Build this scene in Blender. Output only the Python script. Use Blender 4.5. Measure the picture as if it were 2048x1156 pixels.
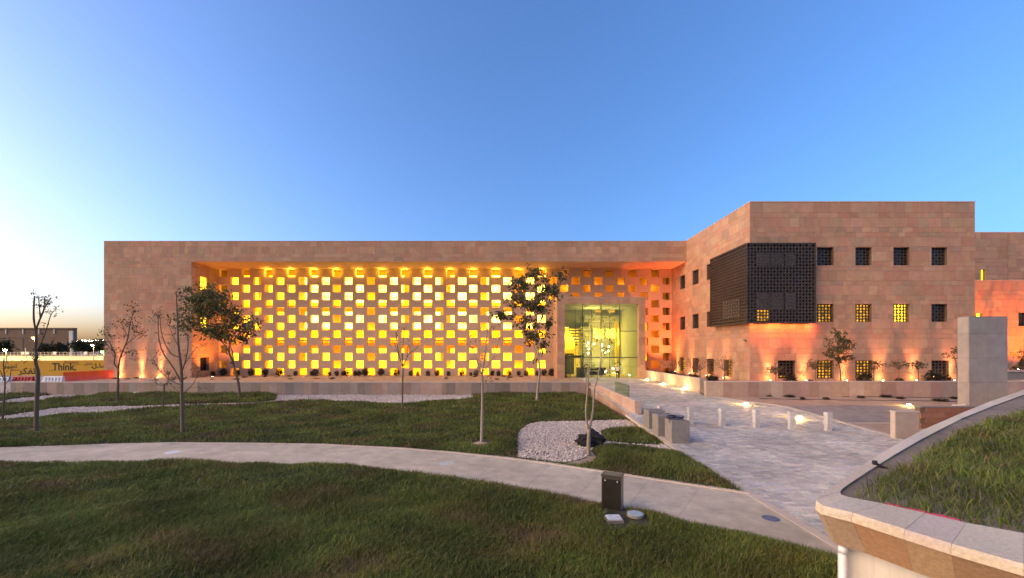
import bpy, bmesh, math, random
import numpy as np
from mathutils import Vector, Matrix
R = math.radians
for o in list(bpy.data.objects): bpy.data.objects.remove(o, do_unlink=True)
SC = bpy.context.scene
COL = SC.collection
rnd = random.Random(7)
NR = np.random.default_rng(11)

# ---------------------------------------------------------------- camera
F = 815.0; CX = 1018.0; HY = 700.0; EYE = 4.7          # focal length / vanishing point (photo pixels), eye height
cam = bpy.data.objects.new('camera', bpy.data.cameras.new('camera'))
COL.objects.link(cam); SC.camera = cam
cam.location = (0, 0, EYE); cam.rotation_euler = (R(90), 0, 0)
cam.data.sensor_width = 36.0; cam.data.lens = 36.0 * F / 2048
cam.data.shift_x = (1024 - CX) / 2048; cam.data.shift_y = (HY - 578) / 2048
cam.data.clip_start = 0.1; cam.data.clip_end = 6000
# ---------------------------------------------------------------- sky, sun, exposure
SUN_AZ = -92.0     # degrees from +Y, negative = towards -X (photo left)
SUN_EL = 4.0
w = bpy.data.worlds.new('World'); SC.world = w; w.use_nodes = True
nt = w.node_tree; nt.nodes.clear()
sky = nt.nodes.new('ShaderNodeTexSky'); sky.sky_type = 'NISHITA'; sky.sun_disc = False
sky.sun_elevation = R(SUN_EL); sky.sun_rotation = R(SUN_AZ)
sky.air_density = 0.8; sky.dust_density = 3.4; sky.ozone_density = 3.4; sky.altitude = 0
bg = nt.nodes.new('ShaderNodeBackground'); bg.inputs['Strength'].default_value = 0.15
wo = nt.nodes.new('ShaderNodeOutputWorld')
tint = nt.nodes.new('ShaderNodeVectorMath'); tint.operation = 'MULTIPLY'; tint.inputs[1].default_value = (1.35, 1.17, 1.23)   # camera's warm white balance
nt.links.new(sky.outputs[0], tint.inputs[0]); nt.links.new(tint.outputs[0], bg.inputs[0]); nt.links.new(bg.outputs[0], wo.inputs[0])
sd = bpy.data.lights.new('sun', 'SUN'); sun = bpy.data.objects.new('sun', sd); COL.objects.link(sun)
sd.energy = 0.60; sd.angle = R(40); sd.color = (1.0, 0.62, 0.30)
_az, _el = R(SUN_AZ - 32), R(34)                      # broad afterglow: spreads round behind the camera's left
_d = Vector((math.sin(_az) * math.cos(_el), math.cos(_az) * math.cos(_el), math.sin(_el)))
sun.rotation_euler = _d.to_track_quat('Z', 'Y').to_euler(); sun.location = (-60, 10, 30)
SC.view_settings.view_transform = 'Standard'; SC.view_settings.look = 'None'
SC.view_settings.gamma = 1.0; SC.view_settings.exposure = 2.1; SC.view_settings.use_curve_mapping = False
SC.render.engine = 'CYCLES'

# ---------------------------------------------------------------- helpers
def P(x, y, Y):                                        # photo pixel at a known distance
    return Vector(((x - CX) / F * Y, Y, EYE - (y - HY) / F * Y))
def G(x, y, z=0.0):                                    # photo pixel on level ground of height z
    Y = F * (EYE - z) / (y - HY)
    return Vector(((x - CX) / F * Y, Y, z))
PROF = [(-50, 0), (17, 0), (24, .27), (36, .8), (44, 1.08), (49, 1.15), (400, 1.15)]
def pz(Y):
    for (a, za), (b, zb) in zip(PROF, PROF[1:]):
        if Y <= b: return za + (zb - za) * (Y - a) / (b - a)
    return 1.15
def GP(x, y):                                          # photo pixel on the sloping plaza
    Y = 30.0
    for _ in range(40): Y = .5 * Y + .5 * F * (EYE - pz(Y)) / (y - HY)
    return Vector(((x - CX) / F * Y, Y, pz(Y)))

def tag(o, label=None, cat=None, group=None, kind=None):
    if label: o['label'] = label
    if cat: o['category'] = cat
    if group: o['group'] = group
    if kind: o['kind'] = kind
    return o
def empty(name, loc=(0, 0, 0), label=None, cat=None, group=None, parent=None):
    o = bpy.data.objects.new(name, None); COL.objects.link(o); o.location = loc
    o.empty_display_size = .2
    if parent: o.parent = parent
    return tag(o, label, cat, group)
def wloc(o):
    v = Vector(o.location)
    while o.parent: o = o.parent; v += Vector(o.location)
    return v
class MB:
    """collects faces; build() links them as one mesh object (points given in world space)"""
    def __init__(s): s.v = []; s.f = []; s.m = []; s.c = []; s.mi = 0; s.col = None
    def face(s, pts, c=None):
        b = len(s.v); s.v += [tuple(p) for p in pts]; s.f.append(tuple(range(b, b + len(pts)))); s.m.append(s.mi); s.c.append(c or s.col)
        return s
    def box(s, x0, x1, y0, y1, z0, z1, c=None):
        b = len(s.v)
        s.v += [(x0, y0, z0), (x1, y0, z0), (x1, y1, z0), (x0, y1, z0), (x0, y0, z1), (x1, y0, z1), (x1, y1, z1), (x0, y1, z1)]
        for q in ((0, 3, 2, 1), (4, 5, 6, 7), (0, 1, 5, 4), (1, 2, 6, 5), (2, 3, 7, 6), (3, 0, 4, 7)):
            s.f.append(tuple(b + i for i in q)); s.m.append(s.mi); s.c.append(c or s.col)
        return s
    def hexa(s, p, c=None):                            # 8 corners: bottom ring ccw, top ring ccw
        b = len(s.v); s.v += [tuple(q) for q in p]
        for q in ((0, 3, 2, 1), (4, 5, 6, 7), (0, 1, 5, 4), (1, 2, 6, 5), (2, 3, 7, 6), (3, 0, 4, 7)):
            s.f.append(tuple(b + i for i in q)); s.m.append(s.mi); s.c.append(c or s.col)
        return s
    def slab(s, o, u, n_in, v, w_, t, h, c=None):      # box from corner o along u, inward, v
        o = Vector(o); a = u * w_; d = n_in * t; e = v * h
        return s.hexa([o, o + a, o + a + d, o + d, o + e, o + a + e, o + a + d + e, o + d + e], c)
    def lathe(s, cx, cy, prof, n=12, c=None):
        rings = []
        for r, z in prof:
            b = len(s.v); rings.append(b)
            for i in range(n):
                a = 2 * math.pi * i / n; s.v.append((cx + r * math.cos(a), cy + r * math.sin(a), z))
        for b0, b1 in zip(rings, rings[1:]):
            for i in range(n):
                j = (i + 1) % n; s.f.append((b0 + i, b0 + j, b1 + j, b1 + i)); s.m.append(s.mi); s.c.append(c or s.col)
        s.f.append(tuple(rings[0] + i for i in reversed(range(n)))); s.m.append(s.mi); s.c.append(c or s.col)
        s.f.append(tuple(rings[-1] + i for i in range(n))); s.m.append(s.mi); s.c.append(c or s.col)
        return s
    def tube(s, pts, rad, n=6, c=None):
        pts = [Vector(p) for p in pts]; rings = []
        if not hasattr(rad, '__len__'): rad = [rad] * len(pts)
        for i, p in enumerate(pts):
            d = (pts[min(i + 1, len(pts) - 1)] - pts[max(i - 1, 0)])
            if d.length < 1e-6: d = Vector((0, 0, 1))
            d.normalize(); a = d.orthogonal() if i == 0 else (a - d * a.dot(d))
            if a.length < 1e-6: a = d.orthogonal()
            a.normalize(); bb = d.cross(a); base = len(s.v); rings.append(base)
            for k in range(n):
                t = 2 * math.pi * k / n; s.v.append(tuple(p + (a * math.cos(t) + bb * math.sin(t)) * rad[i]))
        for b0, b1 in zip(rings, rings[1:]):
            for i in range(n):
                j = (i + 1) % n; s.f.append((b0 + i, b0 + j, b1 + j, b1 + i)); s.m.append(s.mi); s.c.append(c or s.col)
        s.f.append(tuple(rings[0] + i for i in reversed(range(n)))); s.m.append(s.mi); s.c.append(c or s.col)
        s.f.append(tuple(rings[-1] + i for i in range(n))); s.m.append(s.mi); s.c.append(c or s.col)
        return s
    def build(s, name, mats, parent=None, smooth=False, kind=None):
        if not isinstance(mats, (list, tuple)): mats = [mats]
        off = wloc(parent) if parent else Vector((0, 0, 0))
        me = bpy.data.meshes.new(name)
        me.from_pydata([(a - off.x, b - off.y, c - off.z) for a, b, c in s.v], [], s.f)
        for m in mats: me.materials.append(m)
        if any(s.m): me.polygons.foreach_set('material_index', s.m)
        if any(c is not None for c in s.c):
            at = me.color_attributes.new('Col', 'FLOAT_COLOR', 'CORNER'); buf = []
            for f, c in zip(s.f, s.c): buf += list((c or (1, 1, 1)) + (1,) if len(c or (1, 1, 1)) == 3 else c) * len(f)
            at.data.foreach_set('color', buf)
        if smooth: me.polygons.foreach_set('use_smooth', [True] * len(s.f))
        me.update()
        o = bpy.data.objects.new(name, me); COL.objects.link(o)
        if parent: o.parent = parent
        if kind: o['kind'] = kind
        return o
def np_mesh(name, V, faces, mats, cols=None, parent=None, kind=None, smooth=False):
    """V (n,3); faces (m,k) ints; cols (m,3) face colours"""
    me = bpy.data.meshes.new(name); V = np.asarray(V, dtype=np.float32); faces = np.asarray(faces, dtype=np.int32)
    m, k = faces.shape
    if parent is not None: V = V - np.array(wloc(parent), dtype=np.float32)
    me.vertices.add(len(V)); me.vertices.foreach_set('co', V.ravel())
    me.loops.add(m * k); me.loops.foreach_set('vertex_index', faces.ravel())
    me.polygons.add(m); me.polygons.foreach_set('loop_start', np.arange(0, m * k, k, dtype=np.int32))
    try: me.polygons.foreach_set('loop_total', np.full(m, k, dtype=np.int32))
    except Exception: pass
    if smooth: me.polygons.foreach_set('use_smooth', np.ones(m, dtype=bool))
    me.update(calc_edges=True)
    me.materials.append(mats)
    if cols is not None:
        at = me.color_attributes.new('Col', 'FLOAT_COLOR', 'CORNER')
        c4 = np.concatenate([cols, np.ones((m, 1))], 1).astype(np.float32)
        at.data.foreach_set('color', np.repeat(c4, k, axis=0).ravel())
    o = bpy.data.objects.new(name, me); COL.objects.link(o)
    if parent is not None: o.parent = parent
    if kind: o['kind'] = kind
    return o

# ---------------------------------------------------------------- materials
def mat(name, col=(.5, .5, .5), rough=.8, metal=0.0, var=.12, scale=3.0, bump=.15, bscale=40.0, src='plain', stretch=None, spec=.3, trans=0.0, subs=0.0):
    """src: plain / obj (object colour) / col (colour attribute)"""
    m = bpy.data.materials.new(name); m.use_nodes = True
    n = m.node_tree.nodes; l = m.node_tree.links; b = n['Principled BSDF']
    b.inputs['Roughness'].default_value = rough; b.inputs['Metallic'].default_value = metal
    b.inputs['Specular IOR Level'].default_value = spec
    if trans: b.inputs['Transmission Weight'].default_value = trans
    geo = n.new('ShaderNodeNewGeometry'); vec = geo.outputs['Position']
    if stretch:
        mp = n.new('ShaderNodeMapping'); mp.inputs['Scale'].default_value = stretch; l.new(vec, mp.inputs[0]); vec = mp.outputs[0]
    nz = n.new('ShaderNodeTexNoise'); nz.inputs['Scale'].default_value = scale; nz.inputs['Detail'].default_value = 6; nz.inputs['Roughness'].default_value = .65
    l.new(vec, nz.inputs['Vector'])
    mr = n.new('ShaderNodeMapRange'); mr.inputs['From Min'].default_value = .25; mr.inputs['From Max'].default_value = .75
    mr.inputs['To Min'].default_value = 1 - var; mr.inputs['To Max'].default_value = 1 + var
    l.new(nz.outputs[0], mr.inputs['Value'])
    if src == 'obj': base = n.new('ShaderNodeObjectInfo').outputs['Color']
    elif src == 'col':
        a = n.new('ShaderNodeAttribute'); a.attribute_name = 'Col'; base = a.outputs['Color']
    else:
        rg = n.new('ShaderNodeRGB'); rg.outputs[0].default_value = (*col, 1); base = rg.outputs[0]
    nb = n.new('ShaderNodeTexNoise'); nb.inputs['Scale'].default_value = .35; nb.inputs['Detail'].default_value = 5; nb.inputs['Roughness'].default_value = .6; l.new(geo.outputs['Position'], nb.inputs['Vector'])
    mb_ = n.new('ShaderNodeMapRange'); mb_.inputs['From Min'].default_value = .3; mb_.inputs['From Max'].default_value = .7; mb_.inputs['To Min'].default_value = 1 - var * .8; mb_.inputs['To Max'].default_value = 1 + var * .6
    l.new(nb.outputs[0], mb_.inputs['Value']); mm = n.new('ShaderNodeMath'); mm.operation = 'MULTIPLY'; l.new(mr.outputs[0], mm.inputs[0]); l.new(mb_.outputs[0], mm.inputs[1])
    vm = n.new('ShaderNodeVectorMath'); vm.operation = 'SCALE'; l.new(base, vm.inputs[0]); l.new(mm.outputs[0], vm.inputs['Scale'])
    l.new(vm.outputs[0], b.inputs['Base Color'])
    if bump:
        n2 = n.new('ShaderNodeTexNoise'); n2.inputs['Scale'].default_value = bscale; n2.inputs['Detail'].default_value = 4; l.new(geo.outputs['Position'], n2.inputs['Vector'])
        bp = n.new('ShaderNodeBump'); bp.inputs['Strength'].default_value = bump; bp.inputs['Distance'].default_value = .02
        l.new(n2.outputs[0], bp.inputs['Height']); l.new(bp.outputs[0], b.inputs['Normal'])
    return m
def emis(name, col, strength, var=0.0, scale=1.5):
    m = bpy.data.materials.new(name); m.use_nodes = True; n = m.node_tree.nodes; l = m.node_tree.links
    b = n['Principled BSDF']; b.inputs['Base Color'].default_value = (*[c * .5 for c in col], 1)
    b.inputs['Emission Color'].default_value = (*col, 1); b.inputs['Emission Strength'].default_value = strength
    if var:
        geo = n.new('ShaderNodeNewGeometry'); nz = n.new('ShaderNodeTexNoise'); nz.inputs['Scale'].default_value = scale; nz.inputs['Detail'].default_value = 3
        l.new(geo.outputs['Position'], nz.inputs['Vector'])
        mr = n.new('ShaderNodeMapRange'); mr.inputs['From Min'].default_value = .35; mr.inputs['From Max'].default_value = .65
        mr.inputs['To Min'].default_value = strength * (1 - var); mr.inputs['To Max'].default_value = strength * (1 + var)
        l.new(nz.outputs[0], mr.inputs['Value']); l.new(mr.outputs[0], b.inputs['Emission Strength'])
    return m
def glassmat(name, col=(.8, .9, .8), rough=.02, ior=1.45):
    """thin architectural glass: mostly clear, mirror-like at grazing angles"""
    m = bpy.data.materials.new(name); m.use_nodes = True; n = m.node_tree.nodes; l = m.node_tree.links; n.clear()
    out = n.new('ShaderNodeOutputMaterial'); t = n.new('ShaderNodeBsdfTransparent'); t.inputs[0].default_value = (*col, 1)
    g = n.new('ShaderNodeBsdfGlossy'); g.inputs['Roughness'].default_value = rough
    fr = n.new('ShaderNodeLayerWeight'); pw = n.new('ShaderNodeMath'); pw.operation = 'POWER'; pw.inputs[1].default_value = 4
    ma = n.new('ShaderNodeMath'); ma.operation = 'MULTIPLY_ADD'; ma.inputs[1].default_value = .45; ma.inputs[2].default_value = .05; mx = n.new('ShaderNodeMixShader')
    l.new(fr.outputs['Facing'], pw.inputs[0]); l.new(pw.outputs[0], ma.inputs[0]); l.new(ma.outputs[0], mx.inputs[0]); l.new(t.outputs[0], mx.inputs[1]); l.new(g.outputs[0], mx.inputs[2]); l.new(mx.outputs[0], out.inputs[0])
    return m
M = {}
M['stone_o'] = mat('stone_slab', src='obj', rough=.75, var=.13, scale=2.2, bump=.12, bscale=30)
M['stone_c'] = mat('stone_cladding', src='col', rough=.75, var=.13, scale=2.2, bump=.12, bscale=30)
M['near_stone'] = mat('planter_sandstone', src='col', rough=.8, var=.24, scale=26, bump=.35, bscale=90)
M['joint'] = mat('stone_joint', (.16, .11, .085), var=.2)
M['coping'] = mat('stone_coping', (.52, .44, .37), var=.12, scale=4)
M['plaster'] = mat('screen_plaster', (.60, .39, .23), var=.06, scale=1.2, bump=.05)
M['ochre'] = mat('ochre_plaster', (.74, .50, .10), var=.08, scale=1.0, bump=.04)
M['soffit'] = mat('soffit_plaster', (.55, .36, .24), var=.05, scale=.8, bump=.03)
M['interior'] = mat('interior_plaster', (.52, .47, .38), var=.05, scale=.8, bump=.02)
M['white'] = mat('white_paint', (.78, .75, .70), var=.06, scale=3, bump=.05)
M['dark_metal'] = mat('dark_bronze', (.085, .062, .048), rough=.45, metal=.4, var=.2, bump=.05)
M['black'] = mat('black_fabric', (.02, .02, .022), rough=.7, var=.3)
M['steel'] = mat('brushed_steel', (.20, .18, .155), rough=.34, metal=.85, var=.12, scale=6, stretch=(30, 30, 1), bump=.03)
M['steel_dark'] = mat('mullion_metal', (.10, .10, .08), rough=.4, metal=.7, var=.1)
M['concrete'] = mat('concrete', (.24, .22, .19), var=.2, scale=5, bump=.2)
M['path'] = mat('path_concrete', (.50, .43, .31), var=.26, scale=1.7, bump=.12, bscale=60)
M['kerb'] = mat('kerb_concrete', (.55, .46, .36), var=.12, scale=3, bump=.15)
M['soil'] = mat('lawn_soil', (.05, .048, .025), var=.4, scale=1.4, bump=.5, bscale=25)
M['sand'] = mat('sand', (.42, .30, .20), var=.22, scale=1.6, bump=.4, bscale=30)
M['greysand'] = mat('grey_gravel_bed', (.31, .26, .21), var=.25, scale=1.5, bump=.6, bscale=60)
M['gravelbase'] = mat('gravel_bed', (.34, .31, .29), var=.3, scale=8, bump=.4)
M['farground'] = mat('far_ground', (.36, .31, .24), var=.3, scale=.15, bump=.1)
M['stone_bit'] = mat('gravel_stone', src='col', rough=.85, var=.15, scale=20, bump=.2)
M['paver_o'] = mat('granite_sett', src='obj', rough=.6, var=.22, scale=9, bump=.25, bscale=70)
M['paver_c'] = mat('granite_paving', src='col', rough=.6, var=.22, scale=9, bump=.25, bscale=70)
M['bed'] = mat('mortar_bed', (.19, .165, .14), var=.25)
M['bark'] = mat('bark', (.165, .11, .07), var=.35, scale=14, bump=.5, bscale=50)
M['bark_pale'] = mat('bark_pale', (.33, .26, .19), var=.3, scale=14, bump=.4, bscale=50)
M['yellow'] = mat('yellow_hoarding', (.56, .31, .03), var=.06, scale=.8, bump=0)
M['ink'] = mat('hoarding_print', (.045, .035, .02), var=.05, bump=0)
M['redplastic'] = mat('red_plastic', (.42, .035, .03), rough=.5, var=.12, bump=.05)
M['whiteplastic'] = mat('white_plastic', (.66, .66, .64), rough=.5, var=.10, bump=.05)
M['redmesh'] = mat('red_mesh', (.85, .06, .03), rough=.6, var=.12, bump=0)
M['bluegrey'] = mat('pale_blue_lid', (.34, .42, .44), rough=.6, var=.2, scale=9)
M['skin'] = mat('skin', (.33, .20, .13), rough=.6, var=.05, bump=0)
M['pipe'] = mat('white_pipe', (.78, .77, .75), rough=.35, var=.03, bump=0)
M['cream'] = mat('cream_wall', (.62, .57, .47), var=.14, scale=3, stretch=(3, 3, .35), bump=.1)
M['brownwall'] = mat('far_building_wall', (.17, .115, .07), var=.12, scale=.3, bump=0)
M['pink'] = mat('pink_strip', (.62, .09, .14), var=.25, scale=12)
M['glass'] = glassmat('clear_glass', (.80, .88, .66))
M['guardglass'] = glassmat('guard_glass', (.80, .90, .74), .02, 1.15)
M['dark_glass'] = mat('dark_window_glass', (.012, .012, .014), rough=.08, var=.1, bump=0, spec=.6)
M['grey_blind'] = mat('grey_blind', (.30, .29, .27), var=.1, scale=3, bump=0)
M['lit'] = emis('lit_window', (1.0, .54, .02), 1.0, .3, .55)
M['lit_white'] = emis('bright_window', (1.0, .66, .085), 2.0, .6, .8)
M['lit_yellow'] = emis('yellow_window', (1.0, .45, .02), .22, .75, 2.2)
M['lamp'] = emis('lamp_lens', (1.0, .72, .32), 30)
M['lamp_orange'] = emis('orange_lamp', (1.0, .38, .06), 25)
M['lamp_green'] = emis('green_lamp', (.25, 1.0, .18), 25)
M['lamp_pale'] = emis('pale_lamp', (1.0, .9, .55), 30)
def leafmat(name):
    m = mat(name, src='col', rough=.55, var=.18, scale=6, bump=0, spec=.25)
    n = m.node_tree.nodes; l = m.node_tree.links; b = n['Principled BSDF']; out = n['Material Output']
    tr = n.new('ShaderNodeBsdfTranslucent'); mx = n.new('ShaderNodeMixShader'); mx.inputs[0].default_value = .3
    l.new(b.inputs['Base Color'].links[0].from_socket, tr.inputs[0])
    l.new(b.outputs[0], mx.inputs[1]); l.new(tr.outputs[0], mx.inputs[2]); l.new(mx.outputs[0], out.inputs[0])
    return m
M['leaf'] = leafmat('foliage'); M['grass'] = leafmat('grass_blade')

def spot(parent, loc, aim, energy, col, size=50, blend=.7, rad=.06):
    d = bpy.data.lights.new('lamp_beam', 'SPOT'); o = bpy.data.objects.new('lamp_beam', d); COL.objects.link(o)
    d.energy = energy; d.color = col; d.spot_size = R(size); d.spot_blend = blend; d.shadow_soft_size = rad
    o.rotation_euler = (Vector(loc) - Vector(aim)).to_track_quat('Z', 'Y').to_euler()
    o.location = Vector(loc) - (wloc(parent) if parent else Vector()); o.parent = parent
    return o
def point(parent, loc, energy, col, rad=.05):
    d = bpy.data.lights.new('lamp_bulb', 'POINT'); o = bpy.data.objects.new('lamp_bulb', d); COL.objects.link(o)
    d.energy = energy; d.color = col; d.shadow_soft_size = rad
    o.location = Vector(loc) - (wloc(parent) if parent else Vector()); o.parent = parent
    return o

X_, Y_, Z_ = Vector((1, 0, 0)), Vector((0, 1, 0)), Vector((0, 0, 1))
# ---------------------------------------------------------------- stone cladding, slab by slab
PAL = [(.45, .25, .15), (.48, .29, .165), (.42, .255, .16), (.47, .26, .165), (.51, .32, .19), (.41, .23, .14), (.44, .285, .165), (.47, .235, .145), (.37, .25, .165), (.50, .30, .19)]
_pm = tuple(sum(c[i] for c in PAL) / len(PAL) for i in range(3))
PAL = [tuple(c[i] * .72 + _pm[i] * .28 for i in range(3)) for c in PAL]
def tone(r, pal=PAL, k=.07):
    c = r.choice(pal); g = 1 + r.uniform(-k, k); return tuple(min(.9, x * g * (1 + r.uniform(-.03, .03))) for x in c)
def courses(h, r, tall=(.86, .94), low=(.42, .5)):
    z = 0; out = []
    pat = ['t', 'l', 'l', 't', 'l']
    i = r.randrange(5)
    while z < h - 1e-3:
        hh = r.uniform(*(tall if pat[i % 5] == 't' else low)); i += 1
        if h - z - hh < .3: hh = h - z
        out.append((z, min(h, z + hh))); z += hh
    return out
def cut(rects, hole):
    res = []; a, b, c, d = hole
    for (u0, v0, u1, v1) in rects:
        if u1 <= a or u0 >= c or v1 <= b or v0 >= d: res.append((u0, v0, u1, v1)); continue
        if u0 < a: res.append((u0, v0, a, v1))
        if u1 > c: res.append((c, v0, u1, v1))
        m0, m1 = max(u0, a), min(u1, c)
        if v0 < b: res.append((m0, v0, m1, b))
        if v1 > d: res.append((m0, d, m1, v1))
    return res
def clad(org, u, n_in, W, H, holes, r, wr=(.5, 1.35), t=.05, g=.007, crs=None):
    """slabs of one wall face: list of (corner, u, inward, width, thickness, height, colour)"""
    out = []
    for z0, z1 in (crs or courses(H, r)):
        x = -r.uniform(0, .6)
        while x < W:
            ww = r.uniform(*wr)
            if W - x - ww < .25: ww = W - x
            rects = [(max(0, x), z0, min(W, x + ww), z1)]
            x += ww
            for h in holes: rects = cut(rects, h)
            for (a, b, c, d) in rects:
                if c - a < .03 or d - b < .03: continue
                pr = r.uniform(0, .007)
                out.append((Vector(org) + u * (a + g) + Z_ * (b + g) - n_in * pr, u, n_in, c - a - 2 * g, t + pr, d - b - 2 * g, tone(r)))
    return out
_ub = MB(); _ub.box(0, 1, 0, 1, 0, 1)
UNIT = bpy.data.meshes.new('stone_slab'); UNIT.from_pydata(_ub.v, [], _ub.f); UNIT.materials.append(M['stone_o'])
UNITP = UNIT.copy(); UNITP.name = 'paving_sett'; UNITP.materials[0] = M['paver_o']
def emit_slabs(slabs, parent, name='stone_slab', limit=300, rest='stone_cladding', unit=None, restmat=None, key=None):
    slabs = sorted(slabs, key=key or (lambda s: -s[3] * s[5]))
    off = wloc(parent)
    for (o, u, n, w_, t, h, c) in slabs[:limit]:
        ob = bpy.data.objects.new(name, unit or UNIT); COL.objects.link(ob); ob.parent = parent
        a, b, e = u * w_, n * t, Z_ * h; p = o - off
        ob.matrix_basis = Matrix(((a.x, b.x, e.x, p.x), (a.y, b.y, e.y, p.y), (a.z, b.z, e.z, p.z), (0, 0, 0, 1)))
        ob.color = (*c, 1)
    if len(slabs) > limit:
        mb = MB()
        for (o, u, n, w_, t, h, c) in slabs[limit:]: mb.slab(o, u, n, Z_, w_, t, h, c)
        mb.build(rest, restmat or M['stone_c'], parent, kind='stuff')

# ================================================================ SETTING: ground, terraces, plaza, path
from functools import lru_cache
def inpoly(px, py, poly):
    """numpy point-in-polygon"""
    c = np.zeros(px.shape, bool); n = len(poly); j = n - 1
    for i in range(n):
        xi, yi = poly[i]; xj, yj = poly[j]
        t = ((yi > py) != (yj > py)) & (px < (xj - xi) * (py - yi) / (yj - yi + 1e-12) + xi)
        c ^= t; j = i
    return c
def g2(pts): return [tuple(G(x, y))[:2] for x, y in pts]
PATH_UP = [(-60, 900), (0, 897), (100, 894), (200, 890), (350, 886.5), (500, 887), (650, 890), (800, 897), (900, 905), (1000, 915), (1100, 928), (1200, 943), (1300, 958), (1400, 973), (1502, 988)]
PATH_LO = [(-60, 924), (0, 925), (160, 928), (350, 925), (500, 929), (700, 937), (850, 950), (950, 962), (1050, 980), (1150, 1000), (1250, 1022), (1350, 1044), (1450, 1066), (1550, 1090), (1640, 1115), (1690, 1130)]
up = g2(PATH_UP); lo = g2(PATH_LO)
PATH = up + [(8.0, up[-1][1]), (8.0, 8.2)] + lo[::-1]
G1 = g2([(-40, 808), (0, 805), (32, 798.6), (71, 795), (103, 791), (151, 790), (196, 790), (190, 793), (146, 798.6), (103, 800), (73, 805.4), (37, 807), (0, 808.5), (-40, 811)])
G2 = g2([(-60, 843), (2, 836), (37, 830), (73, 824), (105, 819), (146, 816), (220, 814.5), (268, 814), (330, 812), (390, 809.6), (464, 808), (511, 807), (548, 803), (553, 798), (553, 790), (650, 790), (938, 790), (950, 795), (938, 799.8), (902, 801), (840, 806), (792, 808.4), (694, 806.4), (657, 804), (609, 804), (553, 807), (511, 810), (450, 812), (390, 815.5), (317, 820), (244, 825), (171, 829.5), (110, 831), (49, 838), (2, 842), (-60, 850)])
G3 = g2([(1058, 850), (1076, 845.5), (1120, 843.7), (1175, 843.3), (1252, 840.6), (1265, 847.7), (1276, 855), (1252, 859), (1212, 860), (1201, 863), (1205, 874), (1216, 885), (1243, 890), (1190, 895), (1183, 903), (1177, 914), (1153, 922), (1131, 927), (1087, 922), (1036, 916), (1034, 898), (1035, 872), (1041, 861)])
G4 = g2([(1225, 885), (1250, 888), (1292, 891), (1330, 890.5), (1346, 902), (1312, 898), (1290, 894), (1245, 892)])
SANDP = g2([(1183, 902), (1195, 912), (1188, 924), (1160, 931), (1130, 927), (1150, 918)])
GRAVELS = [G1, G2, G3, G4]

def sheet(name, poly, z, m, kind='structure', parent=None):
    bm = bmesh.new(); vs = [bm.verts.new((x, y, z(x, y) if callable(z) else z)) for x, y in poly]
    bm.faces.new(vs); bmesh.ops.triangulate(bm, faces=bm.faces[:]); bmesh.ops.recalc_face_normals(bm, faces=bm.faces[:])
    for f in bm.faces:
        if f.normal.z < 0: f.normal_flip()
    me = bpy.data.meshes.new(name); bm.to_mesh(me); bm.free(); me.materials.append(m)
    o = bpy.data.objects.new(name, me); COL.objects.link(o)
    if kind: o['kind'] = kind
    if parent: o.parent = parent
    return o
sheet('ground', [(-2500, -60), (2500, -60), (2500, 3500), (-2500, 3500)], -.25, M['farground'])

# lawn terrain: gently hummocky, level where the path and the gravel lie
TX0, TX1, TY0, TY1, TS = -62.0, 8.0, 3.0, 42.2, .25
nx = int((TX1 - TX0) / TS) + 1; ny = int((TY1 - TY0) / TS) + 1
gx, gy = np.meshgrid(np.linspace(TX0, TX1, nx), np.linspace(TY0, TY1, ny))
flat = inpoly(gx, gy, PATH)
for g_ in GRAVELS: flat |= inpoly(gx, gy, g_)
flat |= inpoly(gx, gy, SANDP)
soft = 1.0 - flat.astype(float)
soft[:, -2:] = 0
for _ in range(5):
    p = np.pad(soft, 1, mode='edge')
    soft = np.minimum(1.0 - flat, (p[:-2, 1:-1] + p[2:, 1:-1] + p[1:-1, :-2] + p[1:-1, 2:] + p[1:-1, 1:-1]) / 5)
def waves(x, y):
    return (np.sin(x * .9 + 1.7 * np.sin(y * .43)) * np.sin(y * 1.3 + 1.1 * np.sin(x * .37 + 2)) * .5
            + np.sin(x * 2.3 + y * .7 + np.sin(y * 1.9)) * np.sin(y * 2.9 - x * .5) * .25
            + np.sin(x * .31 + 4) * np.sin(y * .53 + x * .11) * .5)
hz = soft * (.15 + .17 * waves(gx, gy)) - .03 * (1 - soft)
hz += np.clip((gy - 36) / 6, 0, 1) * .10
def tz(x, y):
    i = np.clip(((x - TX0) / TS), 0, nx - 1.001); j = np.clip(((y - TY0) / TS), 0, ny - 1.001)
    i0 = i.astype(int); j0 = j.astype(int); a = i - i0; b = j - j0
    return hz[j0, i0] * (1 - a) * (1 - b) + hz[j0, i0 + 1] * a * (1 - b) + hz[j0 + 1, i0] * (1 - a) * b + hz[j0 + 1, i0 + 1] * a * b
idx = np.arange(nx * ny).reshape(ny, nx)
np_mesh('lawn_ground', np.stack([gx.ravel(), gy.ravel(), hz.ravel()], 1), np.stack([idx[:-1, :-1].ravel(), idx[:-1, 1:].ravel(), idx[1:, 1:].ravel(), idx[1:, :-1].ravel()], 1), M['soil'], kind='structure', smooth=True)
sheet('foreground_soil', [(-62, -12), (8, -12), (8, 3.1), (-62, 3.1)], -.02, M['soil'])
pth = sheet('footpath', PATH, .012, M['path'])
# raised pale edging strips of the footpath
for pts in (up, lo):
    mb = MB()
    for (a, b), (c, d) in zip(pts, pts[1:]):
        t = Vector((c - a, d - b, 0)); t.normalize(); n_ = Vector((-t.y, t.x, 0)) * .09
        A, B = Vector((a, b, 0)), Vector((c, d, 0))
        mb.hexa([A - n_ + Z_ * -.05, B - n_ + Z_ * -.05, B + n_ + Z_ * -.05, A + n_ + Z_ * -.05, A - n_ + Z_ * .045, B - n_ + Z_ * .045, B + n_ + Z_ * .045, A + n_ + Z_ * .045])
    mb.build('path_edging', M['kerb'], pth)
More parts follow.
